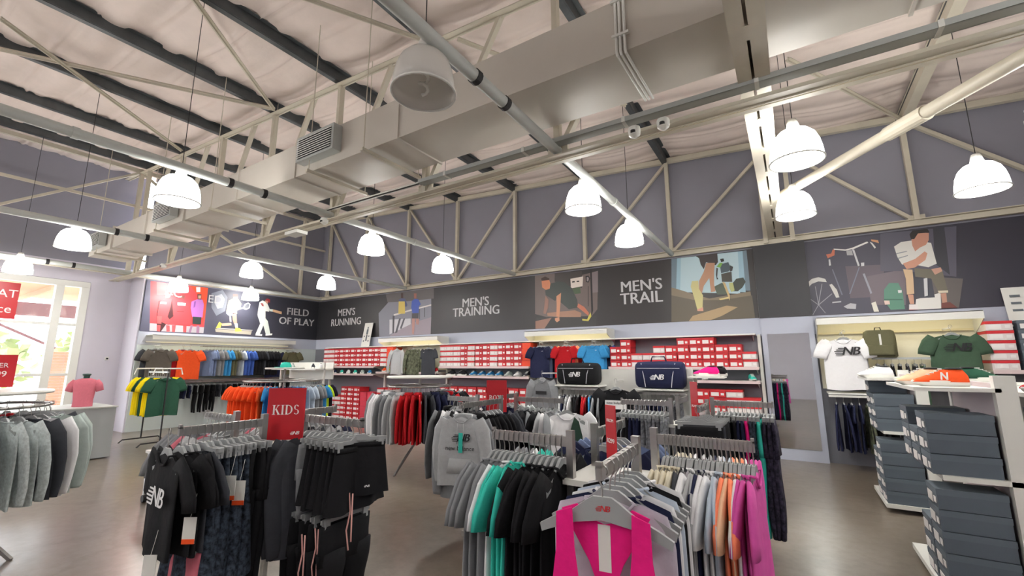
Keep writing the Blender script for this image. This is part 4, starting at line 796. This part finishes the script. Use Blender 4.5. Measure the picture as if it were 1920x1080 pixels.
o = shoe(.87, 4.3, 1.39, PI*1.04, 'orange', 'orange sneaker with large letter on the gondola top', None, None, 1.05)
inst('letter', text_mesh('N', .055, M_WINK, .1, 'CENTER', .002), None, o, (-.01, .0435, .05), 0, (PI/2, 0, PI))
shoe(.8, 4.52, 1.39, PI*1.1, 'peach', 'peach sneaker behind the orange one on gondola top', None, None, 1.05); shoe(.86, 4.72, 1.39, PI*1.05, 'hot pink', 'pink sneaker at the back of gondola top', None, None, 1.0)
shoe(.78, 6.45, 1.39, PI*1.06, 'white', 'white sneaker nearest on the far gondola top', None, None, 1.1); shoe(.8, 6.72, 1.39, PI*1.06, 'white', 'white sneaker second on the far gondola top', None, None, 1.1)
shoe(1.35, 5.4, 1.39, PI*.1, 'dark green', 'dark green sneaker beyond the orange one', None, None, 1.05)
sg3 = thing('shoe_gondola', 'second white shoe gondola cut by the right edge', 'display stand', (1.5, 0, 0))
MB().box(-.3, .5, 4.0, 5.3, 1.34, 1.365).obj('top_shelf', [M_WHITE], sg3); MB().box(-.28, .5, 4.0, 5.3, .05, .09).obj('base_shelf', [M_WHITE], sg3); MB().box(.3, .34, 4.0, 5.3, 0, 1.4).obj('spine_panel', [M_WHITE], sg3)
MB().box(-.3, .5, 5.35, 5.5, 1.365, 1.39).obj('ledge', [M_WHITE], sg3); MB().box(-.2, .4, 5.3, 5.34, 0, 1.36).obj('side_panel', [M_WHITE], sg3)
for k in range(9): sbox(1.42, 4.1, .09+k*.1305, 'grey', 'slate grey shoe box %s up in the stack at right edge' % nth(k), 'slate boxes at the right edge', 0)
shoe(1.32, 4.15, 1.365, PI*1.2, 'red', 'dark red sneaker at the right edge', None, None, 1.0)
for k in range(5): sbox(2.38, 8.45, 1.46+k*.1305, 'white', 'white fronted shoe box %s up beside the green logo tee' % nth(k), 'white boxes beside the green logo tee', 0)
for k in range(5): sbox(2.68, 8.45, 1.46+k*.1305, 'grey', 'slate grey shoe box %s up beside the white fronted stack' % nth(k), 'slate boxes on back wall', 0)
shelf(2.25, 3.6, 1.455, 'white wall shelf of boxes at far right', .42); shelf(2.25, 3.6, 2.06, 'top wall shelf at far right', .3, BY-.03, False)

# ------------------------------------------------------------------ printed banners
ART = {
 'players': ('L', [
  ((206,66,72), [(4.242,3.59),(5.515,3.63),(5.53,2.533),(4.339,2.553)]),
  ((176,172,178), [(4.339,2.553),(5.53,2.533),(5.53,2.377),(4.353,2.368)]),
  ((214,96,98), [(4.363,3.583),(4.743,3.597),(4.752,3.311),(4.399,3.264)]),
  ((214,72,40), [(5.082,3.613),(5.515,3.63),(5.524,2.98),(5.487,2.549),(5.411,3.267)]),
  ((228,226,224), [(4.452,3.553),(4.508,3.57),(4.521,3.457),(4.463,3.457)]),
  ((236,228,226), [(5.099,3.606),(5.164,3.597),(5.172,3.45),(5.115,3.46)]),
  ((236,230,228), [(5.23,3.579),(5.327,3.593),(5.34,3.464),(5.252,3.452)]),
  ((70,36,40), [(4.458,3.115),(4.725,3.218),(4.805,2.765),(4.726,2.67),(4.586,2.365),(4.499,2.377),(4.455,2.768)]),
  ((190,136,116), [(4.559,3.356),(4.632,3.384),(4.664,3.228),(4.586,3.201)]),
  ((206,72,78), [(4.475,3.1),(4.552,3.179),(4.726,3.209),(4.719,3.004),(4.682,2.737),(4.757,2.655),(4.727,2.531),(4.468,2.649),(4.471,2.873)]),
  ((236,214,214), [(4.496,3.102),(4.626,3.109),(4.624,3.056),(4.495,3.05)]),
  ((206,90,92), [(4.459,2.734),(4.565,2.744),(4.572,2.554),(4.486,2.556)]),
  ((206,80,84), [(4.49,2.522),(4.561,2.519),(4.565,2.364),(4.5,2.369)]),
  ((206,80,84), [(4.676,2.527),(4.75,2.523),(4.774,2.377),(4.701,2.372)]),
  ((120,72,66), [(4.903,3.322),(4.994,3.334),(4.999,3.216),(4.922,3.216)]),
  ((206,64,72), [(4.81,3.193),(4.92,3.234),(5.06,3.233),(5.147,3.161),(5.147,3.014),(5.077,3.007),(5.127,2.686),(5.195,2.565),(4.857,2.566),(4.779,2.657),(4.875,2.95),(4.818,3.051)]),
  ((240,220,218), [(4.855,3.127),(5.04,3.13),(5.04,3.058),(4.863,3.056)]),
  ((66,30,36), [(4.865,2.904),(5.018,2.907),(5.019,2.893),(4.866,2.89)]),
  ((200,76,80), [(4.8,2.536),(4.882,2.542),(4.879,2.366),(4.819,2.371)]),
  ((200,76,80), [(5.042,2.545),(5.118,2.55),(5.13,2.372),(5.06,2.376)]),
  ((96,66,60), [(5.274,3.399),(5.371,3.412),(5.378,3.263),(5.297,3.262)]),
  ((196,150,130), [(5.302,3.365),(5.366,3.373),(5.367,3.289),(5.311,3.282)]),
  ((168,104,176), [(5.161,3.181),(5.281,3.26),(5.411,3.267),(5.457,3.141),(5.462,2.787),(5.219,2.784),(5.162,3.016)]),
  ((122,70,140), [(5.224,3.188),(5.261,3.211),(5.261,3.064),(5.225,3.023)]),
  ((40,52,50), [(5.234,2.795),(5.436,2.794),(5.44,2.601),(5.246,2.605)]),
  ((150,110,140), [(5.211,2.566),(5.259,2.56),(5.232,2.369),(5.178,2.365)]),
  ((150,110,140), [(5.347,2.567),(5.411,2.571),(5.424,2.371),(5.36,2.367)]),
 ]),
 'tennis': ('L', [
  ((120,124,138), [(5.613,3.466),(5.881,3.619),(6.026,3.404),(6.004,3.017),(5.793,2.865),(5.654,3.079)]),
  ((176,178,190), [(5.709,3.396),(5.865,3.483),(5.97,3.346),(5.933,3.109),(5.803,3.062),(5.713,3.216)]),
  ((172,164,150), [(5.801,2.509),(6.776,2.504),(6.752,2.4),(5.824,2.43)]),
  ((210,204,196), [(5.841,2.544),(6.806,2.54),(6.774,2.518),(5.844,2.52)]),
  ((104,80,76), [(6.155,3.522),(6.281,3.53),(6.308,3.422),(6.168,3.388)]),
  ((196,150,130), [(6.171,3.439),(6.288,3.463),(6.285,3.334),(6.19,3.323)]),
  ((218,216,150), [(6.065,3.324),(6.168,3.388),(6.31,3.397),(6.403,3.279),(6.395,3.107),(6.311,3.065),(6.321,2.964),(6.176,3.0),(6.034,3.02),(6.048,3.188)]),
  ((150,156,180), [(6.034,3.02),(6.205,3.02),(6.201,2.902),(6.108,2.894),(6.033,2.953)]),
  ((196,142,124), [(6.196,2.952),(6.306,2.962),(6.348,2.696),(6.271,2.673),(6.219,2.803)]),
  ((196,190,196), [(6.124,2.895),(6.162,2.899),(6.202,2.735),(6.148,2.731)]),
  ((206,170,150), [(5.948,2.666),(6.189,2.709),(6.212,2.636),(6.121,2.621),(5.963,2.601)]),
  ((226,218,90), [(5.814,2.526),(5.884,2.71),(5.956,2.666),(5.93,2.55)]),
  ((224,222,220), [(6.277,2.691),(6.364,2.697),(6.384,2.581),(6.313,2.576)]),
  ((230,226,90), [(6.304,2.508),(6.327,2.585),(6.441,2.568),(6.497,2.487),(6.323,2.468)]),
  ((220,220,224), [(6.463,3.166),(6.501,3.273),(6.595,3.328),(6.658,3.283),(6.644,3.168),(6.551,3.106),(6.483,3.125)]),
  ((90,92,100), [(6.498,3.178),(6.528,3.256),(6.598,3.298),(6.635,3.268),(6.623,3.183),(6.548,3.137)]),
  ((220,220,224), [(6.352,3.137),(6.478,3.176),(6.481,3.142),(6.364,3.096)]),
 ]),
 'cricket': ('L', [
  ((150,44,50), [(7.073,3.464),(7.13,3.517),(7.222,3.492),(7.223,3.392),(7.159,3.403)]),
  ((196,140,120), [(7.074,3.447),(7.164,3.439),(7.164,3.349),(7.091,3.359)]),
  ((226,228,224), [(6.914,3.374),(6.996,3.437),(7.078,3.411),(7.165,3.331),(7.23,3.212),(7.221,3.121),(7.113,3.128),(7.133,2.916),(7.018,2.835),(6.925,2.898),(6.889,3.0),(6.897,3.195)]),
  ((170,90,90), [(6.942,3.359),(7.021,3.351),(7.056,3.265),(6.994,3.267)]),
  ((218,224,218), [(6.923,2.915),(7.133,2.916),(7.212,2.833),(7.318,2.466),(7.186,2.441),(7.092,2.7),(7.006,2.413),(6.885,2.424),(6.991,2.745)]),
  ((236,236,232), [(6.893,2.424),(7.082,2.435),(7.078,2.382),(6.888,2.39)]),
  ((236,236,232), [(7.178,2.44),(7.38,2.478),(7.376,2.424),(7.182,2.396)]),
  ((214,224,214), [(7.222,3.202),(7.331,3.204),(7.329,3.131),(7.237,3.14)]),
  ((216,176,138), [(7.331,3.204),(7.614,3.16),(7.612,3.077),(7.329,3.131)]),
 ]),
 'runners': ('B', [
  ((128,130,142), [(-10.293,3.046),(-9.901,3.344),(-8.21,3.322),(-8.193,2.914),(-8.194,2.339),(-9.835,2.344),(-10.214,2.339)]),
  ((96,92,92), [(-10.028,3.604),(-8.127,3.599),(-8.116,3.314),(-9.062,3.317),(-9.929,3.346)]),
  ((150,140,150), [(-9.277,2.616),(-8.189,2.809),(-8.194,2.339),(-9.781,2.343)]),
  ((196,196,202), [(-9.813,2.828),(-8.961,2.817),(-8.952,2.654),(-9.63,2.448),(-9.785,2.398)]),
  ((212,206,202), [(-9.65,2.977),(-8.974,3.072),(-8.203,3.162),(-8.202,3.126),(-8.972,3.027),(-9.634,2.93)]),
  ((70,70,78), [(-9.687,2.933),(-9.607,2.928),(-9.602,2.428),(-9.668,2.431)]),
  ((80,80,88), [(-9.419,2.843),(-9.342,2.839),(-9.473,2.441),(-9.563,2.427)]),
  ((80,80,88), [(-9.239,2.833),(-9.175,2.829),(-9.299,2.544),(-9.376,2.547)]),
  ((90,90,98), [(-8.653,3.069),(-8.616,3.066),(-8.603,2.779),(-8.639,2.781)]),
  ((90,90,98), [(-8.461,3.091),(-8.425,3.089),(-8.413,2.822),(-8.449,2.824)]),
  ((70,50,46), [(-9.385,3.576),(-9.293,3.568),(-9.285,3.418),(-9.376,3.425)]),
  ((84,92,128), [(-9.465,3.386),(-9.35,3.423),(-9.207,3.402),(-9.107,3.21),(-9.13,3.165),(-9.22,3.172),(-9.226,3.293),(-9.447,3.309)]),
  ((206,182,90), [(-9.462,3.339),(-9.215,3.32),(-9.183,2.967),(-9.453,2.975)]),
  ((150,96,84), [(-8.872,3.522),(-8.76,3.512),(-8.765,3.367),(-8.852,3.374)]),
  ((62,88,176), [(-8.936,3.307),(-8.839,3.363),(-8.69,3.342),(-8.586,3.19),(-8.656,3.141),(-8.659,2.943),(-8.893,2.958),(-8.952,3.125)]),
  ((66,66,72), [(-8.918,2.96),(-8.66,2.952),(-8.665,2.8),(-8.911,2.814)]),
  ((176,130,122), [(-8.911,2.814),(-8.787,2.807),(-8.797,2.522),(-8.814,2.362),(-8.876,2.382)]),
  ((176,130,122), [(-8.762,2.806),(-8.628,2.789),(-8.644,2.621),(-8.73,2.643)]),
 ]),
 'pushup': ('B', [
  ((112,98,94), [(-4.954,3.606),(-4.432,3.618),(-4.436,3.397),(-3.762,3.488),(-3.387,3.539),(-3.432,2.701),(-3.571,2.556),(-4.664,2.607),(-4.958,2.693)]),
  ((64,58,56), [(-4.432,3.618),(-3.759,3.582),(-3.771,3.196),(-4.407,3.339)]),
  ((56,54,54), [(-4.943,2.609),(-3.45,2.562),(-3.471,2.347),(-4.946,2.348)]),
  ((168,126,104), [(-4.647,2.701),(-3.955,2.716),(-3.802,2.648),(-3.819,2.558),(-4.305,2.586),(-4.633,2.632)]),
  ((150,112,96), [(-4.952,2.527),(-4.528,2.585),(-4.714,2.338),(-4.954,2.335)]),
  ((222,210,200), [(-4.043,3.431),(-3.735,3.452),(-3.756,3.235),(-4.034,3.214)]),
  ((52,46,46), [(-4.001,3.373),(-3.936,3.373),(-3.937,3.339),(-4.002,3.339)]),
  ((52,46,46), [(-3.893,3.368),(-3.829,3.368),(-3.83,3.338),(-3.894,3.339)]),
  ((70,90,60), [(-4.027,3.207),(-3.813,3.22),(-3.803,3.08),(-3.944,3.079)]),
  ((128,116,118), [(-3.524,3.515),(-3.387,3.539),(-3.404,3.071),(-3.526,3.069)]),
  ((30,28,30), [(-3.679,3.452),(-3.609,3.458),(-3.57,3.388),(-3.614,3.3),(-3.669,3.319)]),
  ((150,140,140), [(-3.652,3.423),(-3.617,3.432),(-3.598,3.384),(-3.62,3.327),(-3.648,3.336)]),
  ((38,34,36), [(-3.564,3.572),(-3.529,3.568),(-3.526,2.681),(-3.572,2.543)]),
  ((60,52,52), [(-3.631,3.223),(-3.614,3.221),(-3.629,2.779),(-3.646,2.78)]),
  ((60,40,34), [(-4.789,3.517),(-4.679,3.554),(-4.572,3.494),(-4.573,3.424),(-4.65,3.446),(-4.759,3.429)]),
  ((206,130,92), [(-4.774,3.459),(-4.572,3.459),(-4.543,3.366),(-4.569,3.244),(-4.669,3.239),(-4.761,3.303)]),
  ((56,64,60), [(-4.543,3.373),(-4.346,3.401),(-4.198,3.372),(-4.012,3.219),(-3.892,2.942),(-3.883,2.77),(-4.097,2.746),(-4.297,2.92),(-4.292,3.137),(-4.43,2.958),(-4.671,3.115),(-4.684,3.227),(-4.561,3.257)]),
  ((206,146,110), [(-4.398,3.064),(-4.277,3.135),(-4.297,2.92),(-4.334,2.588),(-4.408,2.605),(-4.395,2.874)]),
  ((150,110,96), [(-4.679,3.101),(-4.596,2.998),(-4.614,2.822),(-4.678,2.676),(-4.739,2.693),(-4.705,2.897)]),
  ((206,150,120), [(-4.446,2.567),(-4.334,2.588),(-4.329,2.507),(-4.396,2.471),(-4.44,2.513)]),
  ((196,116,90), [(-3.866,2.861),(-3.729,2.773),(-3.623,2.636),(-3.639,2.573),(-3.787,2.699),(-3.896,2.785)]),
  ((206,196,90), [(-3.639,2.56),(-3.582,2.646),(-3.571,2.556),(-3.643,2.458),(-3.78,2.478),(-3.785,2.517),(-3.669,2.497)]),
 ]),
 'trail': ('B', [
  ((110,128,140), [(-1.846,3.601),(-0.523,3.591),(-0.522,2.844),(-1.885,2.968)]),
  ((150,182,198), [(-1.74,3.603),(-0.588,3.585),(-0.599,2.822),(-1.797,2.944)]),
  ((176,200,208), [(-1.666,3.601),(-0.666,3.581),(-0.69,2.801),(-1.724,2.922)]),
  ((126,112,92), [(-1.881,3.03),(-1.679,2.949),(-1.469,2.853),(-1.211,2.756),(-0.523,2.829),(-0.502,2.344),(-1.632,2.347),(-1.923,2.347)]),
  ((96,88,74), [(-1.891,2.874),(-1.476,2.747),(-0.998,2.709),(-0.504,2.756),(-0.489,2.343),(-1.923,2.347)]),
  ((170,146,110), [(-1.525,2.447),(-0.927,2.601),(-0.748,2.559),(-1.021,2.417),(-1.214,2.34),(-1.603,2.346)]),
  ((80,90,76), [(-1.113,2.972),(-0.973,3.034),(-0.901,2.937),(-0.898,2.804),(-1.07,2.819)]),
  ((60,66,58), [(-0.79,3.015),(-0.732,3.083),(-0.615,3.093),(-0.584,3.009),(-0.643,2.913),(-0.725,2.848),(-0.802,2.854)]),
  ((58,50,50), [(-1.395,3.62),(-1.011,3.614),(-1.011,3.43),(-1.056,3.375),(-1.216,3.456),(-1.267,3.324),(-1.316,3.423),(-1.336,3.549)]),
  ((176,132,104), [(-1.217,3.441),(-1.066,3.422),(-1.092,3.258),(-1.11,3.017),(-1.093,2.881),(-1.175,2.873),(-1.183,3.146),(-1.29,3.005),(-1.344,2.827),(-1.38,2.922),(-1.367,3.104),(-1.27,3.278)]),
  ((196,188,130), [(-1.494,3.117),(-1.38,3.113),(-1.378,2.952),(-1.317,2.825),(-1.342,2.571),(-1.434,2.547),(-1.474,2.777),(-1.523,3.012)]),
  ((206,150,130), [(-1.44,2.562),(-1.332,2.6),(-1.331,2.525),(-1.435,2.532)]),
  ((36,34,34), [(-0.973,3.486),(-0.912,3.49),(-0.905,3.432),(-0.957,3.424)]),
  ((70,84,92), [(-0.987,3.382),(-0.838,3.408),(-0.802,3.269),(-0.852,3.23),(-0.973,3.214)]),
  ((120,170,80), [(-1.045,3.343),(-0.985,3.412),(-0.932,3.405),(-0.979,3.32)]),
  ((60,60,60), [(-1.046,3.328),(-1.02,3.31),(-1.046,3.146),(-1.028,3.107),(-1.056,3.102),(-1.067,3.194)]),
  ((60,60,60), [(-0.816,3.346),(-0.766,3.31),(-0.785,3.237),(-0.826,3.227)]),
  ((66,62,54), [(-0.974,3.199),(-0.799,3.224),(-0.802,3.031),(-0.972,3.049)]),
  ((196,170,120), [(-0.966,3.048),(-0.921,3.028),(-0.86,2.786),(-0.868,2.684),(-0.888,2.759)]),
  ((176,180,120), [(-0.855,3.022),(-0.79,3.015),(-0.775,2.867),(-0.83,2.842),(-0.856,2.918)]),
  ((210,190,130), [(-1.05,2.735),(-0.888,2.759),(-0.878,2.729),(-1.025,2.711)]),
 ]),
 'bicycle': ('B', [
  ((72,70,84), [(0.349,3.615),(1.695,3.572),(1.55,2.342),(0.342,2.323)]),
  ((98,88,98), [(0.878,3.121),(1.365,3.089),(1.308,2.583),(0.887,2.591)]),
  ((112,100,108), [(1.138,2.924),(1.615,2.991),(1.55,2.433),(1.139,2.463)]),
  ((206,204,200), [(0.334,2.895),(0.405,2.96),(0.5,2.979),(0.589,2.941),(0.606,2.882),(0.493,2.908),(0.397,2.875),(0.337,2.808)]),
  ((206,204,200), [(0.635,2.837),(0.671,2.847),(0.727,2.744),(0.747,2.616),(0.703,2.613)]),
  ((150,150,160), [(0.448,2.514),(0.46,2.513),(0.541,2.86),(0.532,2.861)]),
  ((150,150,160), [(0.448,2.514),(0.459,2.506),(0.659,2.68),(0.652,2.689)]),
  ((150,150,160), [(0.337,2.629),(0.34,2.638),(0.455,2.52),(0.449,2.511)]),
  ((150,150,160), [(0.355,2.336),(0.364,2.336),(0.46,2.513),(0.451,2.518)]),
  ((150,150,160), [(0.436,2.828),(0.446,2.827),(0.46,2.52),(0.451,2.516)]),
  ((150,150,160), [(0.531,2.368),(0.538,2.374),(0.46,2.518),(0.45,2.513)]),
  ((196,110,84), [(0.642,3.352),(0.712,3.357),(0.741,3.424),(0.769,3.42),(0.754,3.322),(0.658,3.284)]),
  ((222,220,216), [(0.754,3.437),(0.908,3.401),(0.998,3.416),(1.201,3.492),(1.214,3.469),(1.017,3.392),(0.905,3.38),(0.757,3.415)]),
  ((206,150,110), [(1.252,3.519),(1.338,3.491),(1.343,3.442),(1.254,3.49)]),
  ((210,208,206), [(1.231,3.48),(1.261,3.461),(1.299,3.379),(1.281,3.361)]),
  ((196,196,200), [(0.995,3.388),(1.022,3.384),(1.063,3.112),(1.04,3.101)]),
  ((170,168,172), [(0.917,3.385),(0.993,3.374),(0.995,3.289),(0.919,3.3)]),
  ((200,200,204), [(1.083,3.152),(1.126,3.153),(1.12,3.098),(1.082,3.096)]),
  ((150,150,162), [(1.085,2.971),(1.112,2.975),(1.171,2.649),(1.148,2.637)]),
  ((120,122,140), [(1.049,3.086),(1.061,3.078),(0.895,2.659),(0.879,2.661)]),
  ((110,112,130), [(0.695,3.086),(0.709,3.092),(0.796,2.654),(0.778,2.648)]),
  ((222,218,206), [(1.142,2.49),(1.197,2.512),(1.221,2.318),(1.159,2.315)]),
  ((200,200,204), [(0.668,3.261),(0.69,3.259),(0.691,3.158),(0.662,3.154)]),
  ((190,190,196), [(0.645,2.548),(0.763,2.553),(0.761,2.532),(0.643,2.527)]),
  ((180,180,186), [(0.786,2.461),(0.879,2.509),(0.952,2.49),(0.938,2.41),(0.826,2.424)]),
  ((86,136,116), [(1.32,2.689),(1.392,2.789),(1.501,2.778),(1.535,2.643),(1.532,2.369),(1.364,2.368),(1.3,2.518)]),
  ((60,104,88), [(1.303,2.544),(1.521,2.526),(1.524,2.507),(1.301,2.524)]),
  ((216,190,180), [(1.3,2.518),(1.365,2.512),(1.364,2.453),(1.303,2.451)]),
  ((222,222,222), [(1.483,2.668),(1.528,2.663),(1.523,2.624),(1.483,2.621)]),
 ]),
 'sitting_man': ('B', [
  ((88,86,100), [(1.377,3.594),(1.976,3.57),(2.256,3.566),(2.159,2.805),(1.61,2.954),(1.309,2.988)]),
  ((58,58,66), [(1.998,3.574),(2.123,3.575),(2.093,2.841),(1.952,3.03)]),
  ((100,94,92), [(1.886,2.835),(2.225,2.77),(2.129,2.334),(1.784,2.343)]),
  ((222,220,216), [(1.676,2.508),(1.959,2.585),(1.938,2.333),(1.645,2.338)]),
  ((60,62,74), [(1.703,2.825),(1.886,2.835),(1.889,2.52),(1.678,2.523)]),
  ((206,206,208), [(1.799,2.815),(1.842,2.825),(1.815,2.554),(1.776,2.543)]),
  ((222,220,214), [(1.517,3.357),(1.609,3.419),(1.731,3.423),(1.888,3.376),(1.949,3.352),(1.972,3.027),(1.872,2.982),(1.719,3.044),(1.578,3.062),(1.537,3.187)]),
  ((150,154,160), [(1.527,3.249),(1.658,3.268),(1.662,3.256),(1.531,3.233)]),
  ((150,154,160), [(1.541,3.172),(1.661,3.2),(1.665,3.188),(1.544,3.156)]),
  ((206,150,126), [(1.591,3.075),(1.74,3.13),(1.86,3.232),(1.888,3.199),(1.855,3.101),(1.724,2.999),(1.624,2.982)]),
  ((200,144,122), [(1.734,3.445),(1.821,3.536),(1.942,3.509),(1.928,3.4),(1.888,3.332),(1.814,3.298),(1.754,3.247),(1.732,3.34)]),
  ((44,36,34), [(1.721,3.523),(1.76,3.577),(1.934,3.577),(1.953,3.515),(1.819,3.522),(1.766,3.44),(1.728,3.446)]),
  ((206,176,140), [(1.58,2.987),(1.688,2.967),(1.682,2.828),(1.665,2.596),(1.578,2.589),(1.596,2.837)]),
  ((200,150,126), [(1.588,2.588),(1.653,2.583),(1.646,2.439),(1.598,2.442)]),
  ((226,220,220), [(1.587,2.436),(1.683,2.429),(1.683,2.343),(1.576,2.35)]),
  ((206,70,90), [(1.577,2.357),(1.689,2.347),(1.682,2.307),(1.576,2.321)]),
  ((110,104,90), [(1.712,2.986),(1.9,2.949),(2.019,2.906),(2.041,2.592),(1.947,2.572),(1.882,2.807),(1.707,2.854)]),
  ((214,204,180), [(1.932,2.616),(2.044,2.612),(2.04,2.578),(1.938,2.579)]),
  ((186,140,120), [(1.957,2.571),(2.019,2.572),(2.012,2.439),(1.96,2.429)]),
  ((112,62,56), [(1.95,2.43),(2.042,2.437),(2.111,2.349),(2.088,2.323),(1.939,2.34)]),
  ((196,150,130), [(1.9,2.949),(2.006,2.965),(2.019,2.906),(1.931,2.859)]),
 ]),
}

def banner_mat(name, stops, axis):
    m = bpy.data.materials.new(name); m.use_nodes = True; nt = m.node_tree; b = nt.nodes['Principled BSDF']; b.inputs['Roughness'].default_value = .42
    tc = nt.nodes.new('ShaderNodeTexCoord'); sp = nt.nodes.new('ShaderNodeSeparateXYZ'); nt.links.new(tc.outputs['Object'], sp.inputs[0])
    mr = nt.nodes.new('ShaderNodeMapRange'); lo, hi = stops[0][0], stops[-1][0]; mr.inputs[1].default_value = lo; mr.inputs[2].default_value = hi
    nt.links.new(sp.outputs[axis], mr.inputs[0]); r = nt.nodes.new('ShaderNodeValToRGB'); e = r.color_ramp.elements
    for i, (p, c) in enumerate(stops):
        el = e[0] if i == 0 else (e[1] if i == len(stops)-1 else e.new((p-lo)/(hi-lo)))
        el.position = (p-lo)/(hi-lo); el.color = (*lin(c), 1)
    nt.links.new(mr.outputs[0], r.inputs[0]); nt.links.new(r.outputs[0], b.inputs['Base Color'])
    return m
K = (42, 42, 46)
MBK = banner_mat('back_banner_print', [(-13.3, K), (-11.2, (46, 47, 52)), (-10.2, (84, 84, 92)), (-8.3, (92, 86, 88)), (-7.0, (84, 76, 74)), (-5.6, (54, 50, 50)), (-3.2, (46, 44, 44)), (-2.2, (58, 56, 58)), (-1.9, (96, 104, 110)), (-.8, (96, 92, 86)), (-.38, (52, 48, 48))], 0)
MLF = banner_mat('left_banner_print', [(4.1, (84, 84, 104)), (4.5, (120, 120, 130)), (5.3, (96, 60, 64)), (5.9, (60, 62, 68)), (6.5, (72, 76, 92)), (7.2, (48, 50, 58)), (8.9, (40, 41, 46))], 1)
MRB = banner_mat('right_banner_print', [(.3, (66, 64, 78)), (1.5, (80, 76, 88)), (2.1, (70, 66, 68)), (2.45, (46, 45, 47)), (6, (40, 40, 43))], 0)
bb = tag(MB().box(LX+.03, -.415, BY-.032, BY, 2.345, 3.605).obj('wall_banner', [MBK]), 'long dark sports banner on back wall lettered with mens running, training and trail', 'banner')
bl = tag(MB().box(LX, LX+.033, 4.165, BY-.035, 2.345, 3.605).obj('wall_banner', [MLF]), 'dark field of play banner with footballers, tennis and cricket on left wall', 'banner')
br = tag(MB().box(.36, NX, BY-.032, BY, 2.335, 3.605).obj('wall_banner', [MRB]), 'dark banner with bicycle and seated man at the right', 'banner')
PM = {}
def pmat(c):
    if c not in PM: PM[c] = mat('print_%d_%d_%d' % c, c, .45)
    return PM[c]
for nm, (wall, polys) in ART.items():
    mb = MB(); ms = []
    for i, (c, pts) in enumerate(polys):
        if c in ((228, 226, 224), (236, 228, 226)) and nm == 'players': continue
        if c not in ms: ms.append(c)
        e = .0004*(i+1)+(.010 if nm == 'sitting_man' else 0)
        ar = sum(pts[k][0]*pts[(k+1) % len(pts)][1]-pts[(k+1) % len(pts)][0]*pts[k][1] for k in range(len(pts)))
        if ar < 0: pts = pts[::-1]
        pts = [(u, min(3.6, max(2.35, z))) for u, z in pts]
        if wall == 'B': mb.add([(u, BY-.032-e, z) for u, z in pts], [tuple(range(len(pts)))], ms.index(c))
        else: mb.add([(LX+.033+e, u, z) for u, z in pts], [tuple(range(len(pts)))], ms.index(c))
    o = mb.obj('printed_picture', [pmat(c) for c in ms], bl if wall == 'L' else (br if nm in ('bicycle', 'sitting_man') else bb))
    o['label'] = 'printed picture of %s' % {'players': 'three footballers in red and purple kit', 'tennis': 'kneeling tennis player in yellow', 'cricket': 'batsman in white with bat', 'runners': 'two runners on a bridge', 'pushup': 'man doing push ups', 'trail': 'trail runners seen from behind', 'bicycle': 'bicycle and green bag', 'sitting_man': 'seated man in striped top'}[nm]
M_LET = mat('banner_lettering', (196, 196, 198), .5)
for s_, x, z, sz in (("MEN'S", -11.79, 3.165, .27), ('RUNNING', -11.79, 2.86, .27), ("MEN'S", -6.7, 3.1, .27), ('TRAINING', -6.69, 2.865, .27), ("MEN'S", -2.48, 3.12, .27), ('TRAIL', -2.49, 2.865, .28)):
    inst('lettering', text_mesh(s_, sz*1.18, M_LET, 0, 'CENTER', .006), None, bb, (x, BY-.034, z), 0, (PI/2, 0, 0))
for s_, y, z in (('FIELD', 8.15, 3.185), ('OF PLAY', 8.14, 2.88)): inst('lettering', text_mesh(s_, .31, M_LET, 0, 'CENTER', .006), None, bl, (LX+.035, y, z), 0, (PI/2, 0, PI/2))
for s_, y, z in (('#C', 4.75, 3.35), ('ED', 5.72, 3.3)): inst('lettering', text_mesh(s_, .3, M_LET), None, bl, (LX+.046, y, z), 0, (PI/2, 0, PI/2))
tag(MB().box(FX+.03, FX+.035, 1.2, 2.24, 2.52, 3.3).obj('window_sign', [mat('sign_red', (186, 28, 38), .35)]), 'large red sign hanging in the shopfront window', 'sign')
for s_, y, z in (('GREAT', 1.85, 3.05), ('price', 1.93, 2.72)): inst('lettering', text_mesh(s_, .24, mat('sign_white', (240, 236, 232), .5)), None, bpy.data.objects['window_sign'], (FX+.037, y, z), 0, (PI/2, 0, PI/2))
